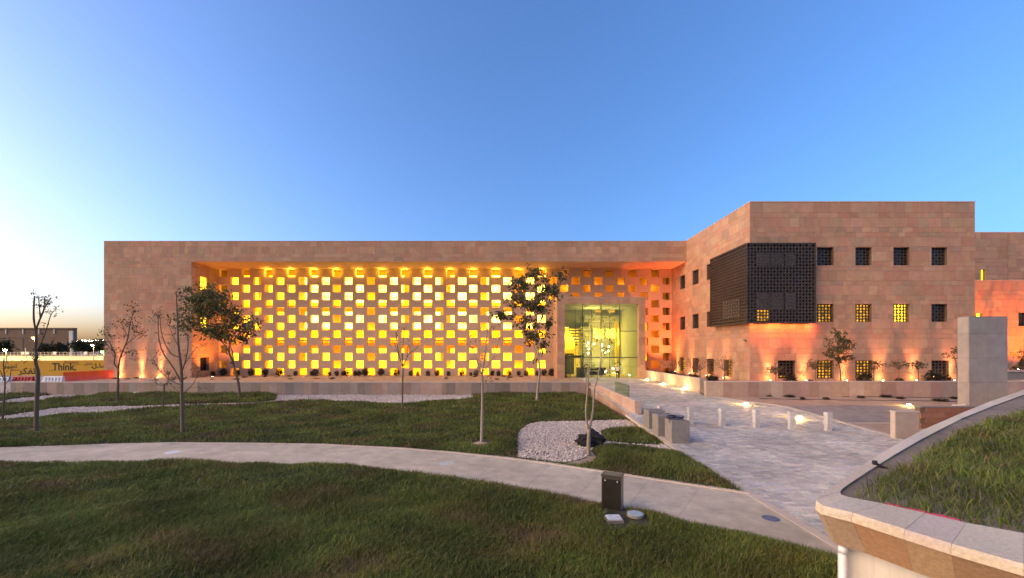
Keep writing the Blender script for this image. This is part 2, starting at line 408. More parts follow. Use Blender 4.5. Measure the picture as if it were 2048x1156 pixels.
# expansion joints across the path: fine sunk strips
mb = MB()
for k in range(2, len(up) - 1, 1):
    a = Vector((*up[k], .0165)); j = min(range(len(lo)), key=lambda q: (lo[q][0] - a.x) ** 2 + (lo[q][1] - a.y) ** 2)
    b = Vector((*lo[j], .0165)); t = (b - a).normalized(); n_ = Vector((-t.y, t.x, 0)) * .004
    mb.face([a - n_, b - n_, b + n_, a + n_])
mb.build('path_joint', M['concrete'], pth)
for k, g_ in enumerate(GRAVELS): sheet('gravel_bed', g_, .004, M['gravelbase'])
sheet('sand_patch', SANDP, .008, M['sand'])

# plaza: sloping bed plus granite setts
XL = 8.0
def plaza_right(y):
    if y < 21: return 20.0 + max(0, (21 - y)) * .35
    if y < 30: return 20.0 + (y - 21) * .02
    if y < 34.6: return 20.2 - (y - 30) / 4.6 * 2.6
    return 17.0
yy = [4, 8, 12, 17, 21, 24, 27, 30, 34.6, 36, 40, 44, 49, 53]
mb = MB()
for a, b in zip(yy, yy[1:]):
    mb.face([(XL, a, pz(a)), (plaza_right(a), a, pz(a)), (plaza_right(b), b, pz(b)), (XL, b, pz(b))])
plaza = mb.build('plaza', M['bed'], kind='structure')
PP = [(.52, .50, .43), (.56, .53, .45), (.48, .465, .42), (.58, .55, .46), (.53, .49, .42), (.62, .58, .49), (.51, .50, .46), (.42, .40, .36)]
sl = []
y = 5.0
r = random.Random(3)
while y < 50.6:
    dpt = .19 if y < 36 else .36
    x = XL + .02 - r.uniform(0, .3); xr = plaza_right(y)
    wet = math.sin(y * 1.7) * .5
    while x < xr:
        ww = r.uniform(.24, .46) * (1 if y < 36 else 1.7); x1 = min(x + ww, xr); x0 = max(x, XL + .02); x += ww
        if x1 - x0 < .08: continue
        k = 1 + .13 * math.sin(x * .9 + 2 * math.sin(y * .5)) * math.sin(y * 1.1 + x * .3)
        c = tuple(v * k for v in tone(r, PP, .16)); zz = pz(y + dpt / 2) + r.uniform(-.003, .005)
        sl.append((Vector((x0 + .009, y + .009, zz - .03)), X_, Y_, x1 - x0 - .018, dpt - .018, .045, c))
    y += dpt
def seen(s):                                            # projected size in the photograph, zero outside the frame
    o = s[0]; px = CX + F * o.x / o.y; py = HY + F * (EYE - o.z) / o.y
    return 0 if (px > 1640 + (1000 - py) * 1.0 or px > 2040 or py > 1095) else -s[3] * s[4] / o.y ** 3
emit_slabs(sl, plaza, 'paving_sett', 300, 'sett_paving', UNITP, M['paver_c'], key=seen)
# pale edging strip along the plaza's left and right edges
mb = MB()
for a, b in zip(yy[1:8], yy[2:9]):
    if b <= 27: mb.hexa([(7.72, a, pz(a) - .1), (7.995, a, pz(a) - .1), (7.995, b, pz(b) - .1), (7.72, b, pz(b) - .1), (7.72, a, pz(a) + .03), (7.995, a, pz(a) + .03), (7.995, b, pz(b) + .03), (7.72, b, pz(b) + .03)])
for a, b in zip(yy[4:8], yy[5:9]):
    A, B = plaza_right(a), plaza_right(b)
    mb.hexa([(A + .004, a, pz(a) - .1), (A + .3, a, pz(a) - .1), (B + .3, b, pz(b) - .1), (B + .004, b, pz(b) - .1), (A + .004, a, pz(a) + .035), (A + .3, a, pz(a) + .035), (B + .3, b, pz(b) + .035), (B + .004, b, pz(b) + .035)])
mb.build('plaza_edging', M['kerb'], plaza)

# sandy ground to the right of the plaza
mb = MB()
ys = [3, 8, 12, 17, 21, 24, 27, 30, 34.6]
for a, b in zip(ys, ys[1:]):
    mb.face([(plaza_right(a) + .25, a, pz(a) - .012), (70, a, pz(a) - .012), (70, b, pz(b) - .012), (plaza_right(b) + .25, b, pz(b) - .012)])
mb.build('sandy_ground', M['sand'], kind='structure')
bed = [tuple(GP(x, y))[:2] for x, y in [(1535, 815), (1600, 812), (1700, 810), (1800, 812), (1905, 818), (1900, 832), (1800, 845), (1690, 848), (1655, 840), (1590, 825)]]
bm_poly = sheet('grey_gravel_bed', bed, lambda x, y: pz(y) + .0, M['greysand'])
# narrow stone kerb across the sand
k0, k1 = GP(1690, 847.5), GP(1792, 847)
MB().hexa([k0 + Vector((0, 0, -.05)), k1 + Vector((0, 0, -.05)), k1 + Vector((0, .14, -.05)), k0 + Vector((0, .14, -.05)), k0 + Vector((0, 0, .05)), k1 + Vector((0, 0, .05)), k1 + Vector((0, .14, .05)), k0 + Vector((0, .14, .05))]).build('sand_kerb', M['coping'], kind='structure')

# terraces
TER = 1.18
mb = MB(); mb.face([(-51.3, 42.2, TER), (8.6, 42.2, TER), (8.6, 58, TER), (-51.3, 58, TER)]); mb.build('terrace', M['sand'], kind='structure')
mb = MB(); mb.face([(-400, 46, TER - .01), (-51.3, 46, TER - .01), (-51.3, 700, TER - .01), (-400, 700, TER - .01)])
mb.face([(-400, 40.5, -.05), (-51.5, 40.5, -.05), (-51.3, 46, TER - .01), (-400, 46, TER - .01)]); mb.build('site_ground', M['farground'], kind='structure')
mb = MB(); mb.face([(17.3, 36.7, 1.72), (22.6, 36.7, 1.72), (22.6, 57, 1.72), (17.3, 57, 1.72)])
mb.face([(17.0, 34.55, .78), (22.5, 34.55, .78), (22.5, 36.75, 1.72), (17.0, 36.75, 1.0)]); mb.build('planter_soil', M['sand'], kind='structure')
mb = MB(); mb.face([(17.6, 34.7, 1.80), (75, 34.7, 1.80), (75, 60, 1.80), (22.47, 60, 1.80), (22.47, 36.9, 1.80), (17.6, 36.9, 1.80)]); mb.build('block_planter_soil', M['sand'], kind='structure')

# ================================================================ retaining walls
WP = [(.36, .265, .195), (.31, .24, .185), (.40, .28, .205), (.34, .275, .215), (.42, .30, .215), (.30, .245, .195), (.37, .27, .18)]
def panel_wall(name, label, a, b, z0, z1, thick, r, wr=(.9, 1.5), pal=WP, slope=None, group='stone retaining walls', cope=True):
    """upright wall from a to b (plan points, face on the right-hand outside), clad with single-height panels"""
    a = Vector((*a, 0)); b = Vector((*b, 0)); u = (b - a).normalized(); L = (b - a).length; n_in = Vector((-u.y, u.x, 0))
    e = empty(name, (a.x, a.y, z0), label, 'wall', group)
    mb = MB(); mb.slab(a + n_in * .04 + u * .02 + Z_ * z0, u, n_in, Z_, L - .04, thick - .08, z1 - z0 - .02); mb.build('core', M['joint'], e)
    sl = []
    for o, uu, nn, LL in ((a, u, n_in, L), (b, n_in, -u, thick), (b + n_in * thick, -u, -n_in, L), (a + n_in * thick, -n_in, u, thick)):
        x = 0
        while x < LL - 1e-3:
            ww = r.uniform(*wr)
            if LL - x - ww < .4: ww = LL - x
            sl.append((o + uu * (x + .006) + Z_ * z0, uu, nn, ww - .012, .05, z1 - z0 - .002, tone(r, pal, .2))); x += ww
    for s in sl:
        pass
    off = wloc(e)
    emit_slabs(sl, e, 'stone_panel', 300)
    if cope:
        mb = MB(); mb.slab(a - u * .02 - n_in * .02 + Z_ * (z1 + .002), u, n_in, Z_, L + .04, thick + .04, .07); mb.build('coping', M['coping'], e)
    return e
r = random.Random(21)
panel_wall('retaining_wall', 'long low grey-brown stone retaining wall between lawn and lattice facade terrace', (-51.4, 42.0), (8.39, 42.0), -.05, 1.32, .4, r, wr=(.45, 1.15))
panel_wall('retaining_wall', 'warm pink stone wall flanking the ramp beside the lawn and three concrete blocks', (8.4, 41.9), (8.4, 27.2), -.1, 1.25, .45, r, wr=(.55, 1.1), pal=[(.46, .31, .23), (.50, .33, .25), (.43, .30, .23), (.52, .36, .27)])
panel_wall('retaining_wall', 'low cream stone wall lit by path lights between entrance portal and corner block', (17.1, 51.2), (17.1, 36.5), .6, 2.08, .4, r, wr=(.9, 1.3), pal=[(.44, .35, .26), (.47, .37, .28), (.42, .33, .25)])
panel_wall('retaining_wall', 'pink stone planter wall in front of the three storey corner block', (16.7, 34.5), (44.4, 34.5), .55, 1.98, .4, r, wr=(.7, 1.5), pal=[(.42, .28, .215), (.45, .30, .22), (.40, .25, .20), (.44, .32, .245)])
panel_wall('retaining_wall', 'short stone planter wall behind the tall grey stone pylon', (45.0, 35.4), (62.0, 35.4), .55, 2.0, .4, r, wr=(.9, 1.5), pal=[(.36, .26, .22), (.38, .28, .23)])

# ================================================================ MAIN BUILDING with the lattice facade
YF, YL, TOP = 51.6, 56.35, 18.45
XA, XR, XB = -51.3, -40.2, 22.47          # left end, recess left edge, junction with the corner block
SOF = 15.95                                # soffit height of the recess
hall = empty('lattice_hall', (XA, YF, TER), 'long pinkish stone building with a glowing yellow checkerboard lattice facade', 'building')
r = random.Random(5)
S = []
BW = .06                                   # cladding thickness zone
# left pier front, beam front, left end wall, recess return wall with its three windows
S += clad((XA, YF, TER - .1), X_, Y_, XR - XA, SOF - TER + .1, [], r)
S += clad((XA, YF, SOF), X_, Y_, XB - XA, TOP - SOF, [], r, crs=[(0, .47), (.47, .94), (.94, 1.82), (1.82, TOP - SOF)])
ROWZ = [(12.62, 14.35), (7.32, 9.02), (1.98, 3.72)]
rec_w = [(53.0 - YF, z0 - TER, 54.6 - YF, z1 - TER) for z0, z1 in ROWZ]
S += clad((XR, YF + .06, TER - .1), Y_, -X_, YL - YF - .06, SOF - TER + .1, [(a, b + .1, c, d + .1) for a, b, c, d in rec_w], r)
emit_slabs(S, hall)
# cores
mb = MB()
mb.box(XA + .02, XR - .04 - .5, YF + .04, 75, TER - .2, TOP - .02)
mb.box(XR - .54, XR - .04, YF + .04, YF + 1.4, TER - .2, SOF + .01)
mb.box(XR - .54, XR - .04, YF + 3.0, 75, TER - .2, SOF + .01)
zs = [TER - .2] + [z for a in sorted(ROWZ) for z in a] + [SOF + .01]
for k in range(0, len(zs), 2): mb.box(XR - .54, XR - .04, YF + 1.4, YF + 3.0, zs[k], zs[k + 1])
mb.box(XR - .54, XB - .02, YF + .04, 75, SOF + .04, TOP - .02)
mb.build('wall', M['joint'], hall)
MB().box(XA - .03, XB + .0, YF - .04, 75, TOP, TOP + .06).build('roof_coping', M['plaster'], hall)
MB().box(XR + .002, XB - .002, YF + .02, YL + .0, SOF - .05, SOF + .035).build('soffit', M['soffit'], hall)
# return wall windows
for k, (z0, z1) in enumerate(sorted(ROWZ, reverse=True)):
    MB().box(XR - .42, XR - .38, YF + 1.38, YF + 3.02, z0 - .02, z1 + .02).build('window', M['lit'] if k < 2 else M['dark_glass'], hall)
# the lattice: 14 rows of staggered square openings
ROWS, RH, OW, PITCH = 14, 1.05, 1.127, 3.146
ZT = 15.84
LT = .50
mb = MB()
PX0, PX1, PTOP = 6.05, 17.1, 11.3         # entrance portal outer frame
SX0, SX1 = 6.4, 16.75
for k in range(ROWS):
    z1 = ZT - k * RH; z0 = z1 - RH
    if k == ROWS - 1: z0 = TER - .1
    off = -36.97 if k % 2 == 0 else -38.53
    edges = []
    for q in range(-2, 24):
        a = off + q * PITCH; b = a + OW
        a, b = max(a, XR + .02), min(b, XB - .02)
        if b - a > .1: edges.append((a, b))
    if z1 - .3 < PTOP:
        edges = [e for e in edges if e[1] < SX0 or e[0] > SX1]
        edges.append((SX0, SX1)); edges.sort()
    x = XR + .0
    for a, b in edges:
        if a - x > .02: mb.box(x, a, YL, YL + LT, z0, z1)
        x = b
    if XB - x > .02: mb.box(x, XB, YL, YL + LT, z0, z1)
mb.box(XR, XB, YL + .0, YL + LT, ZT, SOF + .03)
mb.build('lattice_screen', M['plaster'], hall)
# inner wall behind the lattice: three storeys of broad windows between ochre piers
YI = 58.25
BANDS = [(2.1, 4.95), (7.75, 10.15), (11.45, 15.35)]
mb = MB()
IX0, IX1 = XR - .5, SX0 - .05
zz = [TER - .2, 2.1, 4.95, 7.75, 10.15, 11.45, 15.35, SOF + .03]
for k in range(0, 8, 2): mb.box(IX0, IX1, YI, YI + .2, zz[k], zz[k + 1])
piers = []
x = P(600, 600, YI).x - 5.2 * 5
while x < IX1: piers.append(x); x += 5.2
piers.append(IX1)
for z0, z1 in BANDS:
    for x in piers:
        a, b = x - .72, x + .72
        if b > IX0: mb.box(max(a, IX0), min(b, IX1), YI, YI + .2, z0, z1)
mb.build('inner_wall', M['ochre'], hall)
for z0, z1 in BANDS:
    for a, b in zip(piers, piers[1:]):
        x0, x1 = max(a + .72, IX0), min(b - .72, IX1)
        if x1 - x0 < .3: continue
        win = MB().box(x0, x1, YI + .10, YI + .14, z0, z1).build('window', M['lit_white'] if a > -34 and z1 > 6 else M['lit'], hall)
        mb = MB()
        for q in range(1, 4): xx = x0 + (x1 - x0) * q / 4; mb.box(xx - .03, xx + .03, YI + .04, YI + .11, z0, z1)
        mb.box(x0, x1, YI + .035, YI + .105, z0 + .75, z0 + .81)
        mb.build('frame', M['ochre'], win)
# cavity floor and dividing slabs, the dim cavity right of the portal
mb = MB(); mb.box(IX0, XB, YL + LT - .02, YI + .05, TER - .15, TER + .02)
mb.box(PX1 - .05, XB, YI, YI + .2, TER, SOF + .03); mb.box(IX1 + .1, PX1 - .05, YI, YI + .2, PTOP, SOF + .03)
mb.box(-34, IX1, YL + LT - .0, YI - .55, 10.75, 10.9); mb.box(-34, IX1, YL + LT, YI - .55, 5.95, 6.1)
mb.build('cavity_wall', M['ochre'], hall)
cav = empty('cavity_lighting', (-10, 57.3, TER), 'row of warm lamps glowing behind the checkerboard lattice facade', 'lamp')
MB().box(-37, 6, 57.18, 57.30, TER + .05, TER + .14).build('light_strip', M['lit_yellow'], cav)
for z in (1.6, 6.6, 11.2):
    for k in range(11):
        x = -36.5 + k * 4.1
        d = bpy.data.lights.new('lamp_strip', 'AREA'); o = bpy.data.objects.new('lamp_strip', d); COL.objects.link(o)
        d.shape = 'RECTANGLE'; d.size = 3.4; d.size_y = .2; d.energy = 30; d.color = (1, .56, .025)
        o.rotation_euler = (R(100), 0, 0); o.location = Vector((x, YL + LT + .05, z)) - wloc(cav); o.parent = cav
for k in range(13):                        # small lamps in the top row grazing the soffit
    x = -36.97 + .56 + k * PITCH + PITCH
    if x < 5.5: point(cav, (x, YL - .22, SOF - .42), 22, (1, .58, .04), .08)
for k in range(4): point(cav, (8.2 + k * 4, 57.5, 13.6), 16, (1, .42, .06), .2)
for z in (3.5, 8): point(cav, (19.6, 57.5, z), 18, (1, .40, .06), .2)

# ---------------------------------------------------------------- entrance portal and lobby
FL = 1.16
YP = 51.1
por = empty('entrance_portal', ((PX0 + PX1) / 2, YP, FL), 'square stone entrance portal framing a tall glazed lobby', 'entrance')
GX0, GX1, GTOP = 7.0, 16.3, 10.5
r = random.Random(9)
S = clad((PX0, YP, FL), X_, Y_, PX1 - PX0, PTOP - FL, [(GX0 - PX0, -1, GX1 - PX0, GTOP - FL)], r, wr=(.6, 1.0), crs=[(k * .85, (k + 1) * .85) for k in range(11)] + [(9.35, PTOP - FL)])
S += clad((PX0, 60, FL), -Y_, X_, 60 - YP - .06, PTOP - FL, [], r)
S += clad((PX1, YP + .06, FL), Y_, -X_, 56.2 - YP - .06, PTOP - FL, [], r)
S += [(o, u, n, w_, t, h, (c[0] * .97, c[1] * .98, c[2] * 1.05)) for o, u, n, w_, t, h, c in clad((GX0, YP + .06, FL), Y_, -X_, .8, GTOP - FL, [], r) + clad((GX1, YP + .86, FL), -Y_, X_, .8, GTOP - FL, [], r)]
emit_slabs(S, por)
mb = MB()
mb.box(PX0 + .055, GX0 - .055, YP + .055, 66, FL - .1, PTOP - .03); mb.box(GX1 + .055, PX1 - .055, YP + .055, 66, FL - .1, PTOP - .03)
mb.box(GX0 - .055, GX1 + .055, YP + .055, 66, GTOP + .03, PTOP - .03); mb.build('frame_core', M['joint'], por)
MB().box(GX0 - .05, GX1 + .05, YP + .01, 66, GTOP + .0, GTOP + .028).build('ceiling', M['interior'], por)
MB().box(PX0 - .01, PX1 + .01, YP - .01, 60, PTOP + .001, PTOP + .05).build('coping', M['coping'], por)
MB().box(GX0 - .05, GX1 + .05, YP + .1, 66, FL - .1, FL + .01).build('floor', M['coping'], por)
YG = YP + .75
# glass sheets: 4 x 3, black mullions and transoms
xs = [GX0, P(1165, 0, YG).x, P(1202, 0, YG).x, P(1239, 0, YG).x, GX1]
zs = [FL + .02, P(0, 715, YG).z, P(0, 662, YG).z, GTOP]
for a, b in zip(xs, xs[1:]):
    for c, d in zip(zs, zs[1:]):
        MB().box(a + .02, b - .02, YG, YG + .02, c + .02, d - .02).build('pane', M['glass'], por)
for x in xs[1:-1]: MB().box(x - .035, x + .035, YG - .04, YG + .12, zs[0], zs[-1]).build('mullion', M['steel_dark'], por)
for z, t in zip(zs[1:-1], (.07, .03)): MB().box(GX0, GX1, YG - .05, YG + .1, z - t, z + t).build('transom', M['steel_dark'], por)
mb = MB()
for x in ((xs[1] + xs[0]) / 2 + .3, (xs[1] + xs[2]) / 2, (xs[2] + xs[3]) / 2): mb.box(x - .02, x + .02, YG + .25, YG + .4, zs[0], zs[-1] - .6)
mb.build('glass_fin', M['steel_dark'], por)
# revolving-door drum and doors, low
mb = MB(); dx = P(1150, 0, YG).x
mb.lathe(dx - .5, YG + .8, [(.05, FL), (.05, 4.0)], 8); mb.box(dx - 1.2, dx + 1.2, YG + .2, YG + 1.2, 3.75, 4.0)
mb.box(dx - 1.2, dx - 1.05, YG + .1, YG + 1.4, FL, 3.75); mb.box(dx + .95, dx + 1.1, YG + .1, YG + 1.4, FL, 3.75)
mb.build('revolving_door', M['steel_dark'], por)
# lobby interior
YB = 60.6
def inner(name, m, *b, p=por): return MB().box(*b).build(name, m, p)
inner('back_wall', M['interior'], GX0 - .05, GX1 + .05, YB, YB + .2, FL, GTOP)
inner('side_wall', M['interior'], GX0 - .05, GX0 + .004, YG + .2, YB, FL, GTOP); inner('side_wall', M['interior'], GX1 - .004, GX1 + .05, YG + .2, YB, FL, GTOP)
inner('mezzanine', M['interior'], GX0, 10.9, 55.5, YB, 7.9, 8.5)
inner('mezzanine_beam', M['interior'], 10.9, GX1, 59.0, YB, 8.9, 9.7)
inner('accent_wall', M['ochre'], GX0, 10.2, 59.6, 59.8, FL, 7.9)  # yellow light on the lobby's left zone is put into the wall colour
inner('door_leaf', M['steel_dark'], 7.9, 9.5, 59.5, 59.58, FL, 4.2)
inner('column', M['ochre'], 15.6, 16.1, 59.4, 60.0, FL, 8.9)
for x0, x1, y0, y1 in ((1188, 1206, 658, 676), (1213, 1232, 658, 676)):
    a, b = P(x0, y1, YB), P(x1, y0, YB); inner('window', M['lit_white'], a.x, b.x, YB - .08, YB - .02, a.z, b.z)
for x0, x1, y0, y1 in ((1191, 1203, 621, 625), (1216, 1229, 621, 625)):
    a, b = P(x0, y1, 59), P(x1, y0, 59); inner('window', M['lit_yellow'], a.x, b.x, 58.93, 58.99, a.z, b.z)  # the two ceiling lights of the lobby, built as glowing panes
a, b = P(1136, 680, 59.5), P(1149, 668, 59.5); inner('window', M['lit_yellow'], a.x, b.x, 59.5, 59.57, a.z, b.z)
a, b = P(1236, 690, 59.3), P(1239, 658, 59.3); inner('window', M['lit_white'], a.x, b.x, 59.3, 59.36, a.z, b.z)
# stair flight rising to the mezzanine
mb = MB()
for k in range(16): mb.box(8.4 + k * .16, 10.6 + k * .16 - .6, 56.6 + k * .02, 58.2, 7.7 - k * .4, 7.9 - k * .4)
mb.build('stair', M['interior'], por)
desk = empty('reception_desk', (12.2, 57.6, FL), 'dark low reception desk inside the glazed lobby', 'desk')
MB().box(11.2, 13.6, 57.3, 58.1, FL + .01, FL + 1.05).build('counter', M['black'], desk); MB().box(11.1, 13.7, 57.2, 58.2, FL + 1.06, FL + 1.12).build('top', M['coping'], desk)
box_ = empty('planter_box', (P(1163, 0, 53.4).x, 53.4, FL), 'dark square planter box just inside the lobby glass', 'planter')
bx = P(1163, 0, 53.4).x; mb = MB(); mb.box(bx - .62, bx + .62, 53.0, 53.9, FL + .01, FL + 1.2); mb.build('body', M['concrete'], box_); MB().box(bx - .66, bx + .66, 52.96, 53.94, FL + 1.2, FL + 1.25).build('rim', M['black'], box_)
r = random.Random(14)
ch = empty('chandelier', (12.6, 57.0, 6.0), 'cluster of small hanging globe lamps inside the lobby', 'chandelier')
for k in range(12):
    p = Vector((12.2 + r.uniform(-1.6, 1.8), 57.0 + r.uniform(-.8, .8), 5.0 + r.uniform(-.9, .9)))
    mb = MB(); mb.lathe(p.x, p.y, [(.02, p.z - .07), (.07, p.z - .03), (.08, p.z), (.05, p.z + .06)], 8); mb.build('globe', M['lamp_pale'], ch)
    MB().tube([p + Vector((0, 0, .06)), Vector((p.x, p.y, GTOP))], .006, 4).build('cord', M['steel_dark'], ch)
for k, (px_, pyy) in enumerate([(1140, 752), (1165, 738), (1186, 741), (1200, 744), (1226, 737), (1251, 732), (1262, 753), (1180, 747), (1211, 742), (1258, 700), (1266, 697)]):
    p = P(px_, pyy, 58.3)
    d = empty('lobby_lamp', p, 'small bright lamp glowing low inside the glazed lobby', 'lamp', 'small lamps inside the lobby')
    MB().lathe(p.x, p.y, [(.02, p.z - .1), (.1, p.z - .05), (.1, p.z + .05), (.03, p.z + .1)], 8).build('globe', M['lamp_pale'], d)
    MB().tube([(p.x, p.y, FL), (p.x, p.y, p.z - .09)], .02, 5).build('stem', M['steel_dark'], d)
for loc, e in (((11.5, 56, 9.6), 70), ((9, 58.2, 6.4), 190), ((14, 58, 7.2), 60), ((11.5, 57.5, 3.4), 130)): point(por, loc, e, (1, .70, .24), .3)

# ================================================================ CORNER BLOCK
YD, BX1, BTOP, BZ = 38.0, 43.45, 18.5, 1.7
blk = empty('corner_block', (XB, YD, BZ), 'three storey pink stone corner block with square windows and a dark screened bay', 'building')
def pxw(x0, x1, y0, y1): a, b = P(x0, y1, YD), P(x1, y0, YD); return (a.x, b.x, a.z, b.z)
FW = []                                    # front windows (x0, x1, z0, z1, lit)
for k, (x0, x1) in enumerate(((1634, 1667.5), (1711, 1744), (1787, 1820), (1863, 1895.5))):
    FW.append((*pxw(x0, x1, 494.5, 530.5), 'dark'))
    FW.append((*pxw(x0, x1, 608, 643.5), ('half', 'half', 'full', 'dark')[k]))
for (x0, x1), s in zip(((1556, 1591), (1634, 1668), (1711, 1745), (1863, 1898)), ('dim', 'half', 'half', 'dark')): FW.append((*pxw(x0, x1, 721, 757), s))
SWY = [(52.0, 53.5), (48.3, 49.9), (44.7, 46.3), (41.0, 42.6)]
SW = []
for k, (a, b) in enumerate(SWY):
    if k < 3: SW.append((a, b, 12.62, 14.35, 'dark')); SW.append((a, b, 7.32, 9.02, 'dark'))
    SW.append((a, b, 1.98, 3.72, ('full', 'dark', 'dim', 'half')[k]))
r = random.Random(31)
S = clad((XB, YD, BZ), X_, Y_, BX1 - XB, BTOP - BZ, [(a - XB, c - BZ, b - XB, d - BZ) for a, b, c, d, s in FW], r, wr=(.5, 1.3))
S += clad((XB, 57.4, BZ), -Y_, X_, 57.4 - YD - .06, BTOP - BZ, [(57.4 - b, c - BZ, 57.4 - a, d - BZ) for a, b, c, d, s in SW], r, wr=(.5, 1.5))
S += clad((BX1, YD + .06, BZ), Y_, -X_, 6, BTOP - BZ, [], r)
emit_slabs(S, blk)
# core walls 0.7 thick with real openings
mb = MB()
def wall_grid(mb, u0, u1, z0, z1, holes, put):
    rects = [(u0, z0, u1, z1)]
    for h in holes: rects = cut(rects, h)
    for a, b, c, d in rects: put(a, c, b, d)
wall_grid(mb, XB + .7, BX1 - .04, BZ - .5, BTOP - .02, [(a, c, b, d) for a, b, c, d, s in FW], lambda a, b, c, d: mb.box(a, b, YD + .04, YD + .7, c, d))
wall_grid(mb, YD + .04, 62, BZ - .5, BTOP - .02, [(a, c, b, d) for a, b, c, d, s in SW], lambda a, b, c, d: mb.box(XB + .04, XB + .7, a, b, c, d))
mb.box(BX1 - .7, BX1 - .04, YD + .7, 62, BZ - .5, BTOP - .02); mb.box(XB + .7, BX1 - .7, 61.5, 62, BZ - .5, BTOP - .02)
mb.box(XB + .7, BX1 - .7, YD + .7, 61.5, BTOP - .4, BTOP - .05)
mb.build('wall', M['joint'], blk)
MB().box(XB - .03, BX1 + .03, YD - .04, 62, BTOP, BTOP + .06).build('roof_coping', M['plaster'], blk)
def screen(mb, o, u, v, n, W, H, cell, hole=.40, t=.05, seg=8):
    """perforated metal screen: square cells, each with an eight-sided hole of real depth"""
    nu, nv = max(1, round(W / cell)), max(1, round(H / cell)); cu, cv = W / nu, H / nv
    for i in range(nu):
        for j in range(nv):
            c = o + u * (cu * (i + .5)) + v * (cv * (j + .5)); sh = 1.0 if (i + j) % 2 else .82
            A = []; B = []
            for k in range(seg):
                a = 2 * math.pi * (k + .5) / seg; B.append(c + u * (math.cos(a) * hole * sh * cu) + v * (math.sin(a) * hole * sh * cv))
                m_ = max(abs(math.cos(a)), abs(math.sin(a))); f = .5 / m_
                if m_ < .93 and False: f = .5
                A.append(c + u * (math.cos(a) * f * cu) + v * (math.sin(a) * f * cv))
            b = len(mb.v)
            mb.v += [tuple(p) for p in A] + [tuple(p) for p in B] + [tuple(p - n * t) for p in B]
            for k in range(seg):
                q = (k + 1) % seg
                mb.f.append((b + k, b + q, b + seg + q, b + seg + k)); mb.f.append((b + seg + k, b + seg + q, b + 2 * seg + q, b + 2 * seg + k)); mb.m += [0, 0]; mb.c += [None, None]
            for s1, s2 in ((1, 1), (-1, 1), (-1, -1), (1, -1)):      # corner fillers
                cc = c + u * (.5 * s1 * cu) + v * (.5 * s2 * cv)
                p1 = c + u * (.5 * s1 * cu) + v * (.5 * s2 * cv * .4142); p2 = c + u * (.5 * s1 * cu * .4142) + v * (.5 * s2 * cv)
                mb.face([cc, p1, p2] if s1 * s2 < 0 else [cc, p2, p1])
def window(o, u, n_in, W, H, state, parent, depth=.3):
    """screened window: pane set back in the opening, pierced bronze grille in front"""
    o = Vector(o); pane_m = {'dark': M['dark_glass'], 'dim': M['dark_glass'], 'half': M['lit_yellow'], 'full': M['lit']}[state]
    mb = MB(); mb.slab(o + n_in * (depth + .18) - u * .01 - Z_ * .01, u, n_in, Z_, W + .02, .03, H + .02); wn = mb.build('window', pane_m, parent)
    mb = MB(); screen(mb, o + n_in * depth, u, Z_, -n_in, W, H, .30, .41, .05); mb.build('grille', M['dark_metal'], wn)
    mb = MB(); f = .045
    for a, b, c, d in ((0, W, 0, f), (0, W, H - f, H), (0, f, f, H - f), (W - f, W, f, H - f)): mb.slab(o + u * a + Z_ * c + n_in * (depth - .03), u, n_in, Z_, b - a, .06, d - c)
    mb.build('frame', M['dark_metal'], wn)
    if state == 'dim':
        mb = MB(); mb.slab(o + n_in * (depth + .14) + Z_ * .12, u, n_in, Z_, W * .8, .02, .16); mb.build('light_strip', M['lit_yellow'], wn)
    return wn
for a, b, c, d, s in FW: window((a, YD, c), X_, Y_, b - a, d - c, s, blk)
for a, b, c, d, s in SW: window((XB, b, c), -Y_, X_, b - a, d - c, s, blk)
# the projecting screened bay around the corner
BYF, BXL = 37.22, 21.70
BXR, BYB, BZ0, BZ1 = 28.05, 44.0, 7.15, 14.5
bay = empty('screened_bay', (BXL, BYF, BZ0), 'dark bronze lattice bay window wrapping the corner of the stone block', 'bay window')
mb = MB(); screen(mb, Vector((BXL + .08, BYF + .05, BZ0 + .1)), X_, Z_, -Y_, BXR - BXL - .16, BZ1 - BZ0 - .2, .30, .42, .05); mb.build('front_grille', M['dark_metal'], bay)
mb = MB(); screen(mb, Vector((BXL + .05, BYB - .05, BZ0 + .1)), -Y_, Z_, -X_, BYB - BYF - .13, BZ1 - BZ0 - .2, .30, .42, .05); mb.build('side_grille', M['dark_metal'], bay)
mb = MB(); t = .10
mb.box(BXL, BXR, BYF, BYF + t, BZ0, BZ0 + t); mb.box(BXL, BXR, BYF, BYF + t, BZ1 - t, BZ1)
mb.box(BXR - t, BXR, BYF, YD, BZ0 + t, BZ1 - t); mb.box(BXL, BXL + t, BYF, BYF + t, BZ0 + t, BZ1 - t)
mb.box(BXL, BXL + t, BYF + t, BYB, BZ0, BZ0 + t); mb.box(BXL, BXL + t, BYF + t, BYB, BZ1 - t, BZ1); mb.box(BXL, XB, BYB - t, BYB, BZ0 + t, BZ1 - t)
mb.build('frame', M['dark_metal'], bay)
for z0, z1 in ((BZ0 + .01, BZ0 + .05), (BZ1 - .05, BZ1 - .01)):
    MB().box(BXL + .11, BXR - .11, BYF + .11, YD - .01, z0, z1).build('closing_plate', M['dark_metal'], bay); MB().box(BXL + .11, XB - .01, YD, BYB - .11, z0, z1).build('closing_plate', M['dark_metal'], bay)
MB().box(XB + .02, BXR - .1, YD - .05, YD - .02, BZ0 + .05, BZ1 - .05).build('dark_liner', M['black'], bay)  # black sheets added as the shade inside the bay
MB().box(XB - .05, XB - .02, YD - .02, BYB - .1, BZ0 + .05, BZ1 - .05).build('dark_liner', M['black'], bay)
def bp(x0, x1, y0, y1, m, nm='pane'):
    a, b = P(x0, y1, YD - .1), P(x1, y0, YD - .1); MB().box(a.x, b.x, YD - .13, YD - .07, a.z, b.z).build(nm, m, bay)
